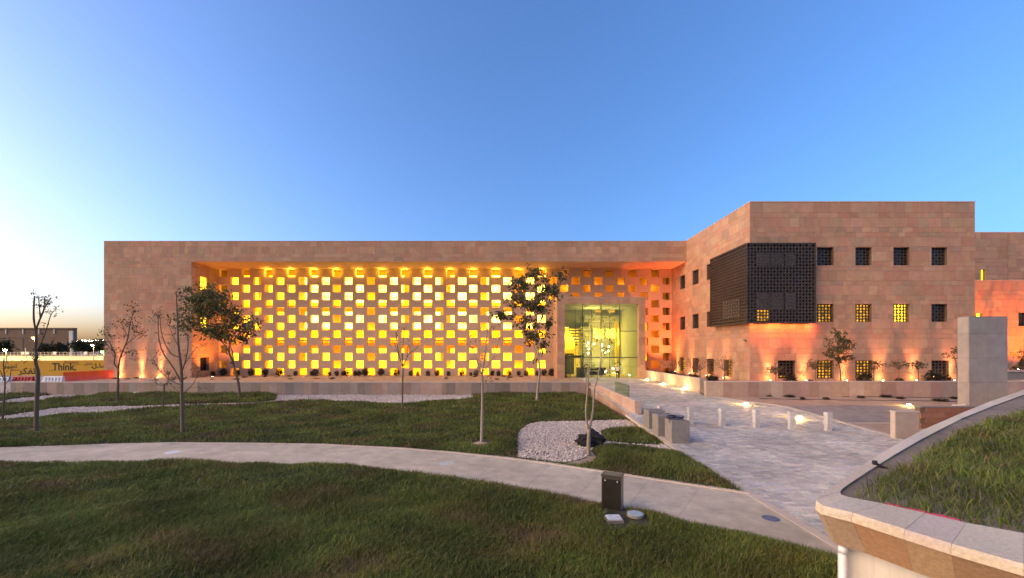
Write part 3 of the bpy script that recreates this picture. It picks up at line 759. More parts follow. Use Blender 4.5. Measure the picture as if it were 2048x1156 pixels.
for x0, x1 in ((1515, 1537), (1542, 1567), (1571, 1590)): bp(x0, x1, 505, 531, M['grey_blind'], 'blind'); bp(x0, x1, 587, 620, M['grey_blind'], 'blind')  # bay panes in flat grey; reflection in their glass is put into the colour
bp(1515, 1536, 620.5, 641, M['lit_yellow'], 'lit_pane')
MB().box(XB - .13, XB - .07, 39.5, 42.5, 7.9, 9.8).build('blind', M['grey_blind'], bay)
cs = empty('wall_camera', P(1496, 681, YD - .1), 'small grey security camera near the corner of the stone block', 'camera')
p = P(1495, 681, YD - .06); MB().box(XB - .35, XB - .05, p.y + .5, p.y + .6, p.z, p.z + .1).build('housing', M['steel'], cs); MB().tube([(XB - .2, p.y + .55, p.z), (XB - .02, p.y + .55, p.z - .15)], .02, 5).build('bracket', M['steel'], cs)

# ================================================================ BUILDING beyond on the right
fb = empty('orange_building', (46, 45, 1.7), 'orange lit stone building beyond the corner block', 'building')
r = random.Random(41)
YQ, YQ2 = 47.3, 45.0
qx0 = 44.0
def qw(x0, x1, y0, y1, Y): a, b = P(x0, y1, Y), P(x1, y0, Y); return (a.x, b.x, a.z, b.z)
hi = [qw(1960, 1971, 539, 567, YQ)]
lw = [qw(2037, 2070, 625, 652, YQ2), qw(2039, 2072, 716, 752, YQ2), qw(1946, 1965.5, 627, 650, YQ2)]
QT, QL = P(0, 465, YQ).z, P(0, 561, YQ2).z
xj = P(2016, 0, YQ).x
S = clad((qx0, YQ, QL - .3), X_, Y_, xj - qx0 - .03, QT - QL + .3, [(a - qx0, c - QL + .3, b - qx0, d - QL + .3) for a, b, c, d in hi], r)
S += clad((xj + .03, YQ, QL - .3), X_, Y_, 14, QT - QL + .3, [], r)
S += clad((qx0, YQ2, 1.7), X_, Y_, 24, QL - 1.7, [(a - qx0, c - 1.7, b - qx0, d - 1.7) for a, b, c, d in lw], r)
emit_slabs(S, fb)
mb = MB()
wall_grid(mb, qx0, 75, QL - .3, QT - .02, [(a, c, b, d) for a, b, c, d in hi], lambda a, b, c, d: mb.box(a, b, YQ + .04, YQ + .6, c, d))
wall_grid(mb, qx0, 75, 1.2, QL - .02, [(a, c, b, d) for a, b, c, d in lw], lambda a, b, c, d: mb.box(a, b, YQ2 + .04, YQ2 + .5, c, d))
mb.box(qx0, 75, YQ + .6, 60, 1.2, QT - .02); mb.build('wall', M['joint'], fb)
MB().box(qx0, 75, YQ - .03, 60, QT, QT + .06).build('roof_coping', M['coping'], fb)
MB().box(qx0, 75, YQ2 - .02, YQ - .02, QL, QL + .05).build('ledge_coping', M['coping'], fb)
for (a, b, c, d), m_, Y in zip(hi + lw, ('lit', 'dark_glass', 'dark_glass', 'lit'), (YQ, YQ2, YQ2, YQ2)):
    wn = MB().box(a - .01, b + .01, Y + .3, Y + .33, c - .01, d + .01).build('window', M[m_], fb)
    xm = (a + b) / 2; MB().box(xm - .04, xm + .04, Y + .2, Y + .29, c, d).build('mullion', M['steel_dark'], wn)
ter = empty('garden_terrace', (50, 38, 1.8), 'raised dark stone ledge below the orange lit building', 'ledge')
MB().box(45.6, 62, 40.2, 43.6, 1.75, 2.55).build('body', M['stone_c'], ter); MB().box(45.5, 62.1, 40.1, 43.7, 2.56, 2.64).build('coping', M['coping'], ter)
for ch_ in ter.children:
    if ch_.name.startswith('body'): ch_.data.materials[0] = M['concrete']

# ================================================================ grey stone pylon
b0 = P(1938, 822, 28.3)
pyl = empty('stone_pylon', (b0.x, 28.3, .3), 'tall grey stone-panelled pylon standing behind the curved planter', 'pylon')
x0, x1, yb = b0.x, P(2015.5, 0, 28.3).x, 28.3 + .78
zt = P(0, 633.5, 28.3).z; zs = [.3, P(0, 816, 28.3).z, P(0, 765.5, 28.3).z, P(0, 716, 28.3).z, P(0, 667, 28.3).z, zt]; xm = P(1976, 0, 28.3).x
mb = MB(); mb.box(x0 + .03, x1 - .03, 28.33, yb - .03, .25, zt - .02); mb.build('core', M['joint'], pyl)
sl = []; r = random.Random(8); gp = [(.29, .265, .24), (.31, .28, .255), (.275, .255, .235)]
for z0, z1 in zip(zs, zs[1:]):
    for o, u, n, L in (((x0, 28.3, z0), X_, Y_, xm - x0), ((xm, 28.3, z0), X_, Y_, x1 - xm), ((x0, yb, z0), -Y_, X_, yb - 28.3), ((x1, 28.3, z0), Y_, -X_, yb - 28.3)):
        o = Vector(o); g = .008
        if n != Y_: o = o + u * .052; L = L - .104
        sl.append((o + u * g + Z_ * g, u, n, L - 2 * g, .05, z1 - z0 - 2 * g, tone(r, gp, .05)))
emit_slabs(sl, pyl, 'stone_panel')
MB().box(x0 + .01, x1 - .01, 28.31, yb - .01, zt - .005, zt + .03).build('cap', M['concrete'], pyl)

# low stone wall by the plaza edge
q = GP(1791, 878)
lwz = empty('low_wall', q, 'short square stone wall end beside the plaza edge and sandy ground', 'wall')
W_ = P(1838, 0, q.y).x - q.x; H_ = 54 / F * q.y
MB().box(q.x + .03, q.x + W_ - .03, q.y + .03, q.y + .25, q.z - .1, q.z + H_ - .02).build('core', M['joint'], lwz)
sl = [(q + Vector((.004, 0, -.05)), X_, Y_, W_ - .008, .05, H_ + .03, (.40, .335, .285)), (q + Vector((0, .28, -.05)), -Y_, X_, .225, .05, H_ + .03, (.50, .41, .33)), (q + Vector((W_, .055, -.05)), Y_, -X_, .225, .05, H_ + .03, (.38, .25, .20))]
emit_slabs(sl, lwz, 'stone_panel')
MB().box(q.x - .02, q.x + W_ + .02, q.y - .02, q.y + .30, q.z + H_ - .015, q.z + H_ + .045).build('coping', M['coping'], lwz)
q2 = P(1840, 0, q.y + 2.4); q2.z = pz(q2.y)
lw2 = empty('brick_wall', q2, 'low reddish stone wall running behind the curved planter beside the short wall end', 'wall')
MB().box(q2.x, q2.x + 4.2, q2.y, q2.y + .3, q2.z - .1, q2.z + 1.18).build('core', M['joint'], lw2)
sl = []; r = random.Random(77)
for k in range(4): sl += [(q2 + Vector((i * .7 + (k % 2) * .3, -.05, k * .3 - .02)), X_, Y_, .69, .06, .29, tone(r, [(.26, .13, .09), (.24, .12, .085), (.29, .15, .1)])) for i in range(5)]
emit_slabs(sl, lw2, 'stone_block')
MB().box(q2.x - .02, q2.x + 4.2, q2.y - .07, q2.y + .32, q2.z + 1.19, q2.z + 1.24).build('coping', M['concrete'], lw2)

# ================================================================ near raised planter with overhanging stone fascia
ZC = 3.0
PAIRS = [((2150, 749), (2150, 759)), ((2048, 779), (2048, 789)), ((1985, 801), (1985, 812)), ((1922.5, 826), (1922.5, 837)), ((1843.6, 860), (1845, 877)), ((1784, 893), (1786, 911)), ((1725, 929), (1732, 945)), ((1680, 959), (1700, 966)), ((1648, 981), (1685, 977)),
         ((1632, 997), (1680.5, 983)), ((1631, 1004), (1682, 989)), ((1642, 1012), (1700, 995)), ((1703, 1027), (1766, 1007.5)), ((1808, 1060), (1850, 1026)), ((1902, 1089), (1933, 1045)), ((2048, 1130), (2048, 1066)), ((2260, 1182), (2260, 1108))]
pl = empty('curved_planter', (6, 6, 0), 'raised planter with sharp curved sandstone rim and overhanging tan fascia', 'planter')
O_ = [G(*a, ZC) for a, b in PAIRS]; I_ = [G(*b, ZC) for a, b in PAIRS]
cpal = [(.70, .56, .38), (.73, .59, .405), (.68, .55, .385), (.71, .575, .395), (.68, .56, .405)]
fpal = [(.56, .37, .20), (.52, .39, .25), (.58, .40, .23), (.52, .31, .16), (.50, .38, .26), (.55, .35, .18)]
r = random.Random(61)
def lerp(a, b, t): return a + (b - a) * t
for k in range(len(PAIRS) - 1):
    big = 9 <= k and (O_[k + 1] - O_[k]).length > .2
    n = 1
    for q in range(n):
        t0, t1 = q / n, (q + 1) / n; e = .0012 / max(.1, (O_[k + 1] - O_[k]).length)
        a, b = lerp(O_[k], O_[k + 1], t0 + (e if q or k not in (8, 9, 10) else 0)), lerp(O_[k], O_[k + 1], t1 - e); c, d = lerp(I_[k], I_[k + 1], t1 - e), lerp(I_[k], I_[k + 1], t0 + e)
        dz = Z_ * r.uniform(-.002, .003); mid = lambda p, s: p + (s - p).normalized() * .03
        # top face with a rounded front arris
        mb = MB(); cc = tone(r, cpal, .05)
        lo_ = [p - Z_ * .09 for p in (a, b, c, d)]; a2, b2 = mid(a, d), mid(b, c)
        mb.face([a2 + dz, b2 + dz, c + dz, d + dz], cc); mb.face([a - Z_ * .03, b - Z_ * .03, b2 + dz, a2 + dz], cc); mb.face([lo_[0], lo_[1], b - Z_ * .03, a - Z_ * .03], cc)
        mb.face([lo_[2], lo_[3], d + dz, c + dz], cc); mb.face([lo_[0], a - Z_ * .03, a2 + dz, d + dz, lo_[3]], cc); mb.face([lo_[1], lo_[2], c + dz, b2 + dz, b - Z_ * .03], cc)
        ob = mb.build('coping_stone', M['near_stone'], pl)
# fascia: slanting panels, inset at their foot
def inset(k, dist):
    d = (I_[k] - O_[k]); d.z = 0; return O_[k] + d.normalized() * dist
FO = [inset(k, .02) for k in range(len(O_))]; FI = [inset(k, .30) for k in range(len(O_))]
lean = .6
for k in range(len(O_) - 1):
    seg = (O_[k + 1] - O_[k]).length; n = max(1, round(seg / .40))
    for q in range(n):
        t0, t1 = q / n, (q + 1) / n
        s0 = min(1, t0 + (lean if 0 < q else 0) / n) if q else t0; s1 = min(1, t1 + lean / n) if q < n - 1 else t1
        e = .003
        a, b = lerp(FO[k], FO[k + 1], t0 + e), lerp(FO[k], FO[k + 1], t1 - e); c, d = lerp(FI[k], FI[k + 1], s1 - e), lerp(FI[k], FI[k + 1], s0 + e)
        cc = tone(r, fpal, .08)
        mb = MB(); z1, z0 = ZC - .092, 2.52
        A, B, C_, D_ = Vector((a.x, a.y, z1)), Vector((b.x, b.y, z1)), Vector((c.x, c.y, z0)), Vector((d.x, d.y, z0))
        nrm = (B - A).cross(D_ - A).normalized() * .05
        if nrm.dot(Vector((6, 6, 2.6)) - A) < 0: nrm = -nrm
        mb.hexa([A, B, C_, D_, A + nrm, B + nrm, C_ + nrm, D_ + nrm], cc); mb.build('fascia_stone', M['near_stone'], pl)
mb = MB()                                   # rendered wall under the fascia
WI = [inset(k, .46) for k in range(len(O_))]
for k in range(len(O_) - 1):
    a, b = WI[k], WI[k + 1]
    mb.face([(a.x, a.y, -.1), (b.x, b.y, -.1), (b.x, b.y, 2.56), (a.x, a.y, 2.56)])
    c, d = FI[k], FI[k + 1]; mb.face([(c.x, c.y, 2.55), (d.x, d.y, 2.55), (b.x, b.y, 2.55), (a.x, a.y, 2.55)])
mb.build('wall', M['cream'], pl)
poly = [(p.x, p.y) for p in I_] + [(9, 1.5), (40, 10)]
soil = sheet('soil', [(p[0] - 6, p[1] - 6) for p in poly], ZC - .035, mat('planter_soil', (.27, .20, .13), var=.35, scale=3, bump=.6, bscale=30), kind=None, parent=pl)
mb = MB()                                   # inner upstand of the rim
for k in range(len(I_) - 1):
    a, b = I_[k], I_[k + 1]; mb.face([(a.x, a.y, ZC - .3), (b.x, b.y, ZC - .3), (b.x, b.y, ZC - .005), (a.x, a.y, ZC - .005)])
mb.build('upstand', M['concrete'], pl)
p = G(1684, 1085, 2.5); pw = inset(9, .30)
pp = empty('downpipe', (pw.x, pw.y, 0), 'white plastic downpipe at the tip of the curved planter', 'pipe')
pt = P(1684, 1086, 4.62)
MB().tube([(3.748, 4.575, -.05), (3.748, 4.575, 2.53)], .037, 14).build('pipe', M['pipe'], pp, smooth=True)
MB().tube([(3.748, 4.575, 2.42), (3.748, 4.575, 2.5)], .042, 14).build('collar', M['pipe'], pp, smooth=True)
pinkp = [(1772, 1005), (1800, 1011), (1850, 1023), (1890, 1031), (1925, 1041)]
mb = MB()
for (a, b), (c, d) in zip(pinkp, pinkp[1:]):
    p0, p1 = G(a, b, ZC), G(c, d, ZC); o = Vector((.03, .03, 0)); mb.hexa([p0 - Z_ * .1, p1 - Z_ * .1, p1 - Z_ * .1 + o, p0 - Z_ * .1 + o, p0 - Z_ * .012, p1 - Z_ * .01, p1 - Z_ * .006 + o, p0 - Z_ * .012 + o])
ps = mb.build('edging_strip', M['pink']); tag(ps, 'pink strip along the inner edge of the curved planter rim', 'strip')
p = G(1776, 946, ZC - .1); sk = empty('sprinkler', p, 'small black sprinkler stake lying in the planter soil', 'sprinkler')
MB().tube([p + Vector((-.12, .06, .12)), p + Vector((.05, -.05, .01))], [.018, .03], 7).build('stake', M['black'], sk); MB().lathe(p.x - .13, p.y + .07, [(.02, p.z + .10), (.035, p.z + .12), (.03, p.z + .16)], 8).build('head', M['black'], sk)
PGRASS = [tuple(G(x, y, ZC - .03))[:2] for x, y in [(1709, 993), (1760, 958), (1824, 926), (1863, 899), (1930, 866), (2048, 826), (2160, 792), (2400, 850), (2400, 1130), (2260, 1115), (2048, 1072), (1933, 1049), (1850, 1029), (1766, 1010), (1722, 1001)]]

# ================================================================ street furniture and small things
def concrete_block(xl, xr, yb, yt, label, dep):
    q = GP(xl, yb); W_ = max(.86, (xr - xl) / F * q.y); H_ = (yb - yt) / F * q.y
    e = empty('concrete_block', q, label, 'block', 'concrete blocks beside the ramp')
    bm = bmesh.new(); bmesh.ops.create_cube(bm, size=1); bmesh.ops.scale(bm, vec=(W_, dep, H_ + .05), verts=bm.verts); bmesh.ops.translate(bm, vec=(W_ / 2, dep / 2, H_ / 2 - .025), verts=bm.verts)
    bmesh.ops.bevel(bm, geom=bm.edges[:], offset=.012, segments=2, affect='EDGES'); me = bpy.data.meshes.new('body'); bm.to_mesh(me); bm.free(); me.materials.append(M['concrete'])
    o = bpy.data.objects.new('body', me); COL.objects.link(o); o.parent = e
    mb = MB()
    for i in (.3, .7):
        c = q + Vector((W_ * i, dep * .5, H_)); mb.tube([c + Vector((-.09, 0, -.01)), c + Vector((-.09, 0, .05)), c + Vector((.09, 0, .05)), c + Vector((.09, 0, -.01))], .012, 6)
    mb.build('lifting_loop', M['black'], e)
    return q, W_, H_
b1 = concrete_block(1298, 1330, 859, 821.7, 'grey concrete block next to the end of the ramp wall', .9)
b2 = concrete_block(1316.6, 1352, 873.7, 831.2, 'middle grey concrete block of three beside the ramp', .9)
b3 = concrete_block(1343.7, 1379.6, 888, 842, 'grey concrete block with a coil of dark cable on top', .9)
r = random.Random(2)
q, W_, H_ = b3
pts = []
for k in range(90):
    a = k * .32; rr = .24 + .05 * math.sin(k * .9) + r.uniform(-.02, .02)
    pts.append(q + Vector((W_ * .42 + rr * 1.5 * math.cos(a), .5 + rr * math.sin(a), H_ + .03 + .0011 * k + .05 * abs(math.sin(a * .5 + k * .05)))))
pts.append(q + Vector((-.03, .25, H_ + .02))); pts.append(q + Vector((-.05, .2, H_ - .12)))
cab = MB().tube(pts, .016, 6).build('cable_coil', mat('cable_blue', (.03, .035, .07), rough=.5, bump=0), smooth=True); tag(cab, 'loose coil of dark blue cable lying on a concrete block', 'cable')

bmesh_b = bmesh.new(); bmesh.ops.create_cube(bmesh_b, size=1)
for v in bmesh_b.verts: v.co.x *= .31; v.co.y *= .31; v.co.z = (v.co.z + .5) * 1.0
bmesh.ops.subdivide_edges(bmesh_b, edges=bmesh_b.edges[:], cuts=7, use_grid_fill=True)
r = random.Random(12)
for v in bmesh_b.verts:
    z = v.co.z; k = 1 - .16 * (1 - z) + (.04 if z > .8 else 0) + .03 * math.sin(z * 17) - (.05 if .70 < z < .76 or .42 < z < .46 else 0)
    v.co.x *= k; v.co.y *= k
    v.co.x += r.uniform(-.009, .009); v.co.y += r.uniform(-.009, .009)
bme = bpy.data.meshes.new('wrapped_post'); bmesh_b.to_mesh(bme); bmesh_b.free(); bme.materials.append(mat('plastic_wrap', (.56, .53, .48), rough=.35, var=.25, scale=9, bump=.5, bscale=18))
cap = MB().box(-.12, .12, -.12, .12, .985, 1.015); cme = None
strap = MB()
for z in (.44, .73):
    strap.box(-.134, .134, -.134, .134, z - .012, z + .012)
BL = ['pale wrapped bollard half hidden behind the three concrete blocks', 'pale wrapped bollard standing clear of the blocks, second of the row from them', 'pale wrapped bollard third in the row counted from the concrete blocks', 'pale wrapped bollard fourth in the row counted from the concrete blocks', 'pale wrapped bollard right beside a glowing path light', 'pale wrapped bollard at the end of the row next to the sandy ground']
labs = ['pale wrapped bollard half hidden behind the concrete blocks', 'pale wrapped square bollard standing in a row across the paved ramp']
for k, (x, yb) in enumerate(((1321, 846), (1381, 849), (1444.5, 852), (1512.5, 856), (1583, 859), (1656, 862))):
    q = GP(x, yb); e = empty('bollard', q, BL[k], 'bollard', 'wrapped bollards across the ramp'); e.rotation_euler.z = r.uniform(-.15, .15); e.rotation_euler.x = r.uniform(-.02, .02)
    o = bpy.data.objects.new('post', bme); COL.objects.link(o); o.parent = e; o.scale = (r.uniform(.9, 1.0), r.uniform(.9, 1), r.uniform(1.0, 1.06))
    if k == 0:
        c0 = cap.build('cap', M['concrete']); s0 = strap.build('strap', M['whiteplastic']); cm, sm = c0.data, s0.data; c0.parent = e; s0.parent = e
    else:
        for nm, mm in (('cap', cm), ('strap', sm)): o2 = bpy.data.objects.new(nm, mm); COL.objects.link(o2); o2.parent = e

# stainless cabinet
A, B, C_ = G(1203, 1027), G(1242.5, 1034), G(1247.5, 1026)
u = (B - A); W_ = u.length; u.normalize(); n_in = Vector((-u.y, u.x, 0)); H_ = 78 / F * A.y
cb = empty('utility_cabinet', A, 'dark stainless steel utility cabinet standing at the footpath edge', 'cabinet'); D_ = .34
mb = MB(); mb.slab(A + Z_ * .05, u, n_in, Z_, W_, D_, H_ - .08); mb.build('body', M['steel'], cb)
mb = MB(); mb.slab(A + Z_ * .10 + u * .025 - n_in * .012, u, n_in, Z_, W_ - .05, .013, H_ - .20); mb.build('door', mat('dark_steel_door', (.07, .062, .05), rough=.3, metal=.7, var=.15, scale=5, bump=.03), cb)
mb = MB(); mb.slab(A + Z_ * (H_ - .028) - u * .015 - n_in * .02, u, n_in, Z_, W_ + .03, D_ + .035, .04); mb.build('lid', M['steel'], cb)
mb = MB(); mb.slab(A - Z_ * .1 - u * .06 - n_in * .06, u, n_in, Z_, W_ + .12, D_ + .12, .15); mb.build('plinth', M['kerb'], cb)
for i in (.16, .78):
    mb = MB(); mb.slab(A + u * W_ * i - n_in * .02 + Z_ * (H_ - .16), u, n_in, Z_, .03, .02, .03); mb.build('lock', M['whiteplastic'], cb)
mb = MB()
for k in range(5): mb.slab(A + u * (W_ + .001) + n_in * (.10) + Z_ * (.16 + k * .035), n_in, -u, Z_, .14, .006, .018)
mb.build('vent', M['whiteplastic'], cb)
def disc(name, x, y, rad, m, label, cat, z=.03, n=20):
    p = G(x, y); e = empty(name, p, label, cat)
    zz = float(tz(np.array([p.x]), np.array([p.y]))[0]) if p.x < 8 else 0
    zz = max(zz, 0) + z
    MB().lathe(p.x, p.y, [(rad, zz - .06), (rad, zz - .006), (rad - .012, zz)], n).build('lid', m, e)
    MB().lathe(p.x, p.y, [(rad * 1.12, zz - .08), (rad * 1.12, zz - .012), (rad * 1.04, zz - .012)], n).build('rim', M['concrete'], e)
disc('access_cover', 1271, 1053, .20, M['bluegrey'], 'round pale blue access cover in the grass by the cabinet', 'cover', .10)
disc('access_cover', 1542, 1037.5, .23, mat('worn_blue_paint', (.17, .19, .28), var=.6, scale=9), 'round worn blue access cover set in the footpath', 'cover', .016)
disc('access_cover', 345, 905, .33, M['whiteplastic'], 'pale oval access cover set in the curving footpath beside the lawn', 'cover', .016)
disc('access_cover', 893, 927, .33, mat('pale_cover', (.52, .52, .44), var=.2, scale=8), 'pale greenish access cover set in the middle of the footpath', 'cover', .016)
p = G(1230, 1060); zz = float(tz(np.array([p.x]), np.array([p.y]))[0]) + .09
e = empty('square_tile', p, 'white square plastic cover lying in the grass', 'cover'); mb = MB(); u = Vector((1, .05, 0)).normalized(); n_in = Vector((-u.y, u.x, 0))
mb.slab(Vector((p.x - .19, p.y - .13, zz)), u, n_in, Z_, .36, .32, .03); mb.build('lid', mat('dirty_white_plastic', (.60, .64, .64), var=.3, scale=7), e); mb = MB(); mb.slab(Vector((p.x - .22, p.y - .16, zz - .08)), u, n_in, Z_, .42, .38, .078); mb.build('rim', M['concrete'], e)
def rock(name, p, rad, m, label, cat, seed, sq=.6):
    r_ = random.Random(seed); bm = bmesh.new(); bmesh.ops.create_icosphere(bm, subdivisions=2, radius=1)
    ph = [r_.uniform(0, 6) for _ in range(6)]
    for v in bm.verts:
        c = v.co; k = 1 + .16 * math.sin(c.x * 3 + ph[0]) + .13 * math.sin(c.y * 4 + ph[1]) + .12 * math.sin(c.z * 5 + ph[2] + c.x * 2)
        v.co = Vector((c.x * k * rad[0], c.y * k * rad[1], c.z * k * rad[2])) + p
    me = bpy.data.meshes.new(name); bm.to_mesh(me); bm.free(); me.materials.append(m); o = bpy.data.objects.new(name, me); COL.objects.link(o); return tag(o, label, cat)
p = G(1225, 1046); rock('earth_mound', p + Z_ * .03, (.13, .13, .07), M['sand'], 'small brown earth mound in the grass under the cabinet', 'mound', 4)
p = G(1253, 1053); rock('earth_mound', p + Z_ * .03, (.14, .10, .06), M['sand'], 'small brown earth mound touching the round blue cover', 'mound', 5)
p = G(1256, 1031); rock('stone', p + Z_ * .05, (.09, .09, .10), M['sand'], 'brown stone beside the cabinet plinth at the path', 'stone', 6)
p = P(275, 787, 41.6); rock('pale_boulder', p, (.36, .25, .17), M['white'], 'white boulder lying on grass against the long retaining wall', 'boulder', 9)
p = P(183, 791, 41.3); rock('pale_boulder', p, (.2, .2, .1), M['white'], 'small white boulder on gravel against the retaining wall', 'boulder', 10)
for k, (x, y) in enumerate(((1899, 833), (1911, 822), (1926, 819))):
    p = GP(x, y + 3); rock('rubble_stone', p + Z_ * .25, (.26, .3, .28), M['coping'], 'pale rubble stone heaped at the foot of the grey pylon', 'stone', 20 + k)['group'] = 'rubble at the pylon foot'
# black tarpaulin bundle by the twin-stemmed tree
bm = bmesh.new(); bmesh.ops.create_icosphere(bm, subdivisions=4, radius=1); r_ = random.Random(3)
p = G(1183, 893)
for v in bm.verts:
    c = v.co.copy(); k = 1 + .15 * math.sin(c.x * 5 + c.y * 3) + .13 * math.sin(c.z * 9 + c.x * 6) + .08 * math.sin(c.y * 14 + c.z * 11) + r_.uniform(-.03, .03)
    v.co = Vector((c.x * k * .66, c.y * k * .45, max(-.02, (c.z * k * .5 + .28) * (1 - .2 * abs(c.x))))) + p
me = bpy.data.meshes.new('tarpaulin_bundle'); bm.to_mesh(me); bm.free(); me.materials.append(M['black']); o = bpy.data.objects.new('tarpaulin_bundle', me); COL.objects.link(o); tag(o, 'crumpled black tarpaulin bundle on pale gravel behind the twin stemmed tree', 'tarpaulin')
# glass guard panel on the ramp
g0, g1 = Vector((8.95, 33.2, 1.27)), Vector((8.95, 29.4, 1.27))
gg = empty('glass_guard', g1, 'greenish glass guard panel beside the ramp wall', 'guard')
MB().box(8.64, 8.665, 29.4, 33.2, 1.34, 2.16).build('pane', M['guardglass'], gg); MB().box(8.60, 8.70, 29.35, 33.25, 1.325, 1.36).build('base_rail', M['steel'], gg)
MB().box(8.635, 8.67, 29.385, 29.40, 1.36, 2.16).build('edge', M['steel_dark'], gg)

# ================================================================ LAMPS
ORG = (1.0, .36, .14)
def uplight(p, aim, energy, label, col=ORG, size=44, group='ground uplights along the walls', blend=.9):
    e = empty('ground_uplight', p, label, 'lamp', group)
    MB().lathe(p.x, p.y, [(.09, p.z - .05), (.10, p.z + .06), (.085, p.z + .075)], 12).build('housing', M['steel_dark'], e)
    MB().lathe(p.x, p.y, [(.065, p.z + .07), (.06, p.z + .083)], 10).build('lens', M['lamp'], e)
    if group.startswith('ground'):
        q_ = Vector((aim[0], aim[1], 0)) - Vector((p.x, p.y, 0)); q_.normalize()
        spot(e, (p.x, p.y, p.z + .10), Vector((p.x, p.y, p.z)) + q_ * .085 * 8 + X_ * (aim[0] - p.x) * .9 * abs(q_.y) + Z_ * 8, energy, col, size, 1.0, .22)
        point(e, (p.x + q_.x * .05, p.y + q_.y * .05, p.z + .28), min(8, energy * .014), (1, .45, .15), .1)
    else: spot(e, (p.x, p.y, p.z + .12), aim, energy, col, size, blend, .05)
    return e
for x, dx in ((238, 0), (280, 0), (316, .35)):
    p = P(x, 0, YF - .3); p.z = TER + .02; uplight(p, (p.x + dx, YF + .25, 6), 2000, 'small ground uplight washing the blank stone pier at the building end', size=28)
p = P(428, 0, YL - .3); p.z = TER + .02; uplight(p, (p.x, YL + .2, 6), 700, 'small ground uplight in the recess corner beside the lattice', size=34)
for x in (1541, 1612, 1694, 1766, 1833, 1909):
    p = P(x, 0, YD - .42); p.z = 1.83; uplight(p, (p.x, YD + .25, 6.0), 650, 'small ground uplight behind the planter wall washing the corner block', size=46)
for x in (1350, 1379, 1412, 1446):
    Y = F * (XB - .35) / (x - CX); uplight(Vector((XB - .35, Y, 1.76)), (XB + .2, Y, 6.0), 620, 'small ground uplight washing the side of the corner block', size=40)
uplight(Vector((-38.3, 52.6, TER + .02)), (-39.8, 55.0, 10), 900, 'orange floodlight at the recess edge washing the return wall', (1, .30, .04), 100, group='coloured floodlights', blend=1)
# red-orange floods: recess corner by the block, under the bay, on the far building
e = uplight(Vector((21.0, 53.4, 1.76)), (20.6, 56.2, 12), 2000, 'red orange floodlight in the recess corner between portal and corner block', (1, .17, .05), 95, group='coloured floodlights', blend=1)
e = uplight(Vector((18.6, 54.2, 1.3)), (18.3, 57, 12), 900, 'red orange floodlight beside the entrance portal', (1, .2, .05), 80, group='coloured floodlights', blend=1)
for xx in (23.2, 25.6, 27.0):
    e = empty('bay_downlight', (xx, 37.55, BZ0 - .06), 'red orange strip light under the dark screened bay', 'lamp', 'strip lights under the bay')
    MB().box(xx - .65, xx + .65, 37.52, 37.6, BZ0 - .06, BZ0 - .005).build('housing', M['steel_dark'], e)
    d = bpy.data.lights.new('lamp_strip', 'AREA'); o = bpy.data.objects.new('lamp_strip', d); COL.objects.link(o)
    d.shape = 'RECTANGLE'; d.size = 2.5; d.size_y = .25; d.energy = 34; d.color = (1, .15, .035)
    o.rotation_euler = (R(32), 0, 0); o.location = Vector((xx, 37.5, BZ0 - .08)) - wloc(e); o.parent = e
for xx, yy_ in ((47.2, 41.2), (51.5, 41.2), (56, 41.2), (60.5, 41.2)):
    uplight(Vector((xx, yy_, 2.68 if yy_ < 43.75 else 1.85)), (xx, 45.5, 8), 1300, 'orange floodlight washing the building beyond the corner block', (1, .22, .008), 92, group='coloured floodlights', blend=1)
# lights set in the paving along the ramp
for k, (x, y) in enumerate(((1295, 760), (1327, 769.5), (1368, 779), (1421, 793), (1493, 810), (1600, 837.5), (1818, 812))):
    q = GP(x, y); lab = ('bright path light at the foot of the entrance portal', 'path light by the cream wall, second counted from the portal', 'path light by the cream wall, third counted from the portal', 'path light at the gap between the two low walls', 'path light on the plaza edge near the end of the planter wall', 'path light glowing right beside a wrapped bollard')[k] if k < 6 else 'bright low garden light on the sand beyond the short wall'
    e = empty('path_light', q, lab, 'lamp', 'path lights along the ramp' if k < 6 else None)
    MB().lathe(q.x, q.y, [(.13, q.z - .04), (.13, q.z + .05), (.10, q.z + .06)], 14).build('housing', M['steel'], e)
    MB().lathe(q.x, q.y, [(.12, q.z + .055), (.12, q.z + .12), (.07, q.z + .15)], 12).build('lens', M['lamp'], e)
    point(e, (q.x - .12, q.y - .05, q.z + .2), 22, (1, .58, .12), .05)
q = Vector((8.86, 27.12, .52)); q = P(1284, 834, 27.08)
e = empty('wall_light', q, 'small glowing light at the foot of the ramp wall end', 'lamp')
MB().box(q.x - .22, q.x + .22, 27.02, 27.19, q.z - .22, q.z + .2).build('housing', M['steel'], e); MB().box(q.x - .18, q.x + .18, 27.005, 27.03, q.z - .18, q.z + .16).build('lens', M['lamp'], e); point(e, (q.x, 26.85, q.z), 6, (1, .5, .12), .1)

# ================================================================ TREES
r = random.Random(99)
LV = [(.055, .07, .028), (.07, .085, .03), (.045, .06, .026), (.085, .085, .035), (.06, .06, .03)]
def leaf_mesh(pts, size, rr, pal=LV, elong=2.6, droop=.3):
    """many small single leaves (bent quads) round the given points"""
    n = len(pts); P0 = np.array(pts); d = NR.normal(size=(n, 3)); d[:, 2] -= droop; d /= np.linalg.norm(d, axis=1)[:, None]
    s = NR.normal(size=(n, 3)); s -= d * (s * d).sum(1)[:, None]; s /= np.linalg.norm(s, axis=1)[:, None]
    L = size * NR.uniform(.6, 1.35, (n, 1)); Wd = L / elong * .5
    V = np.stack([P0, P0 + d * L * .5 + s * Wd, P0 + d * L, P0 + d * L * .5 - s * Wd], 1).reshape(-1, 3)
    Fc = np.arange(n * 4).reshape(n, 4)
    pal = np.array(pal); c = pal[NR.integers(0, len(pal), n)] * NR.uniform(.7, 1.35, (n, 1))
    return V, Fc, c
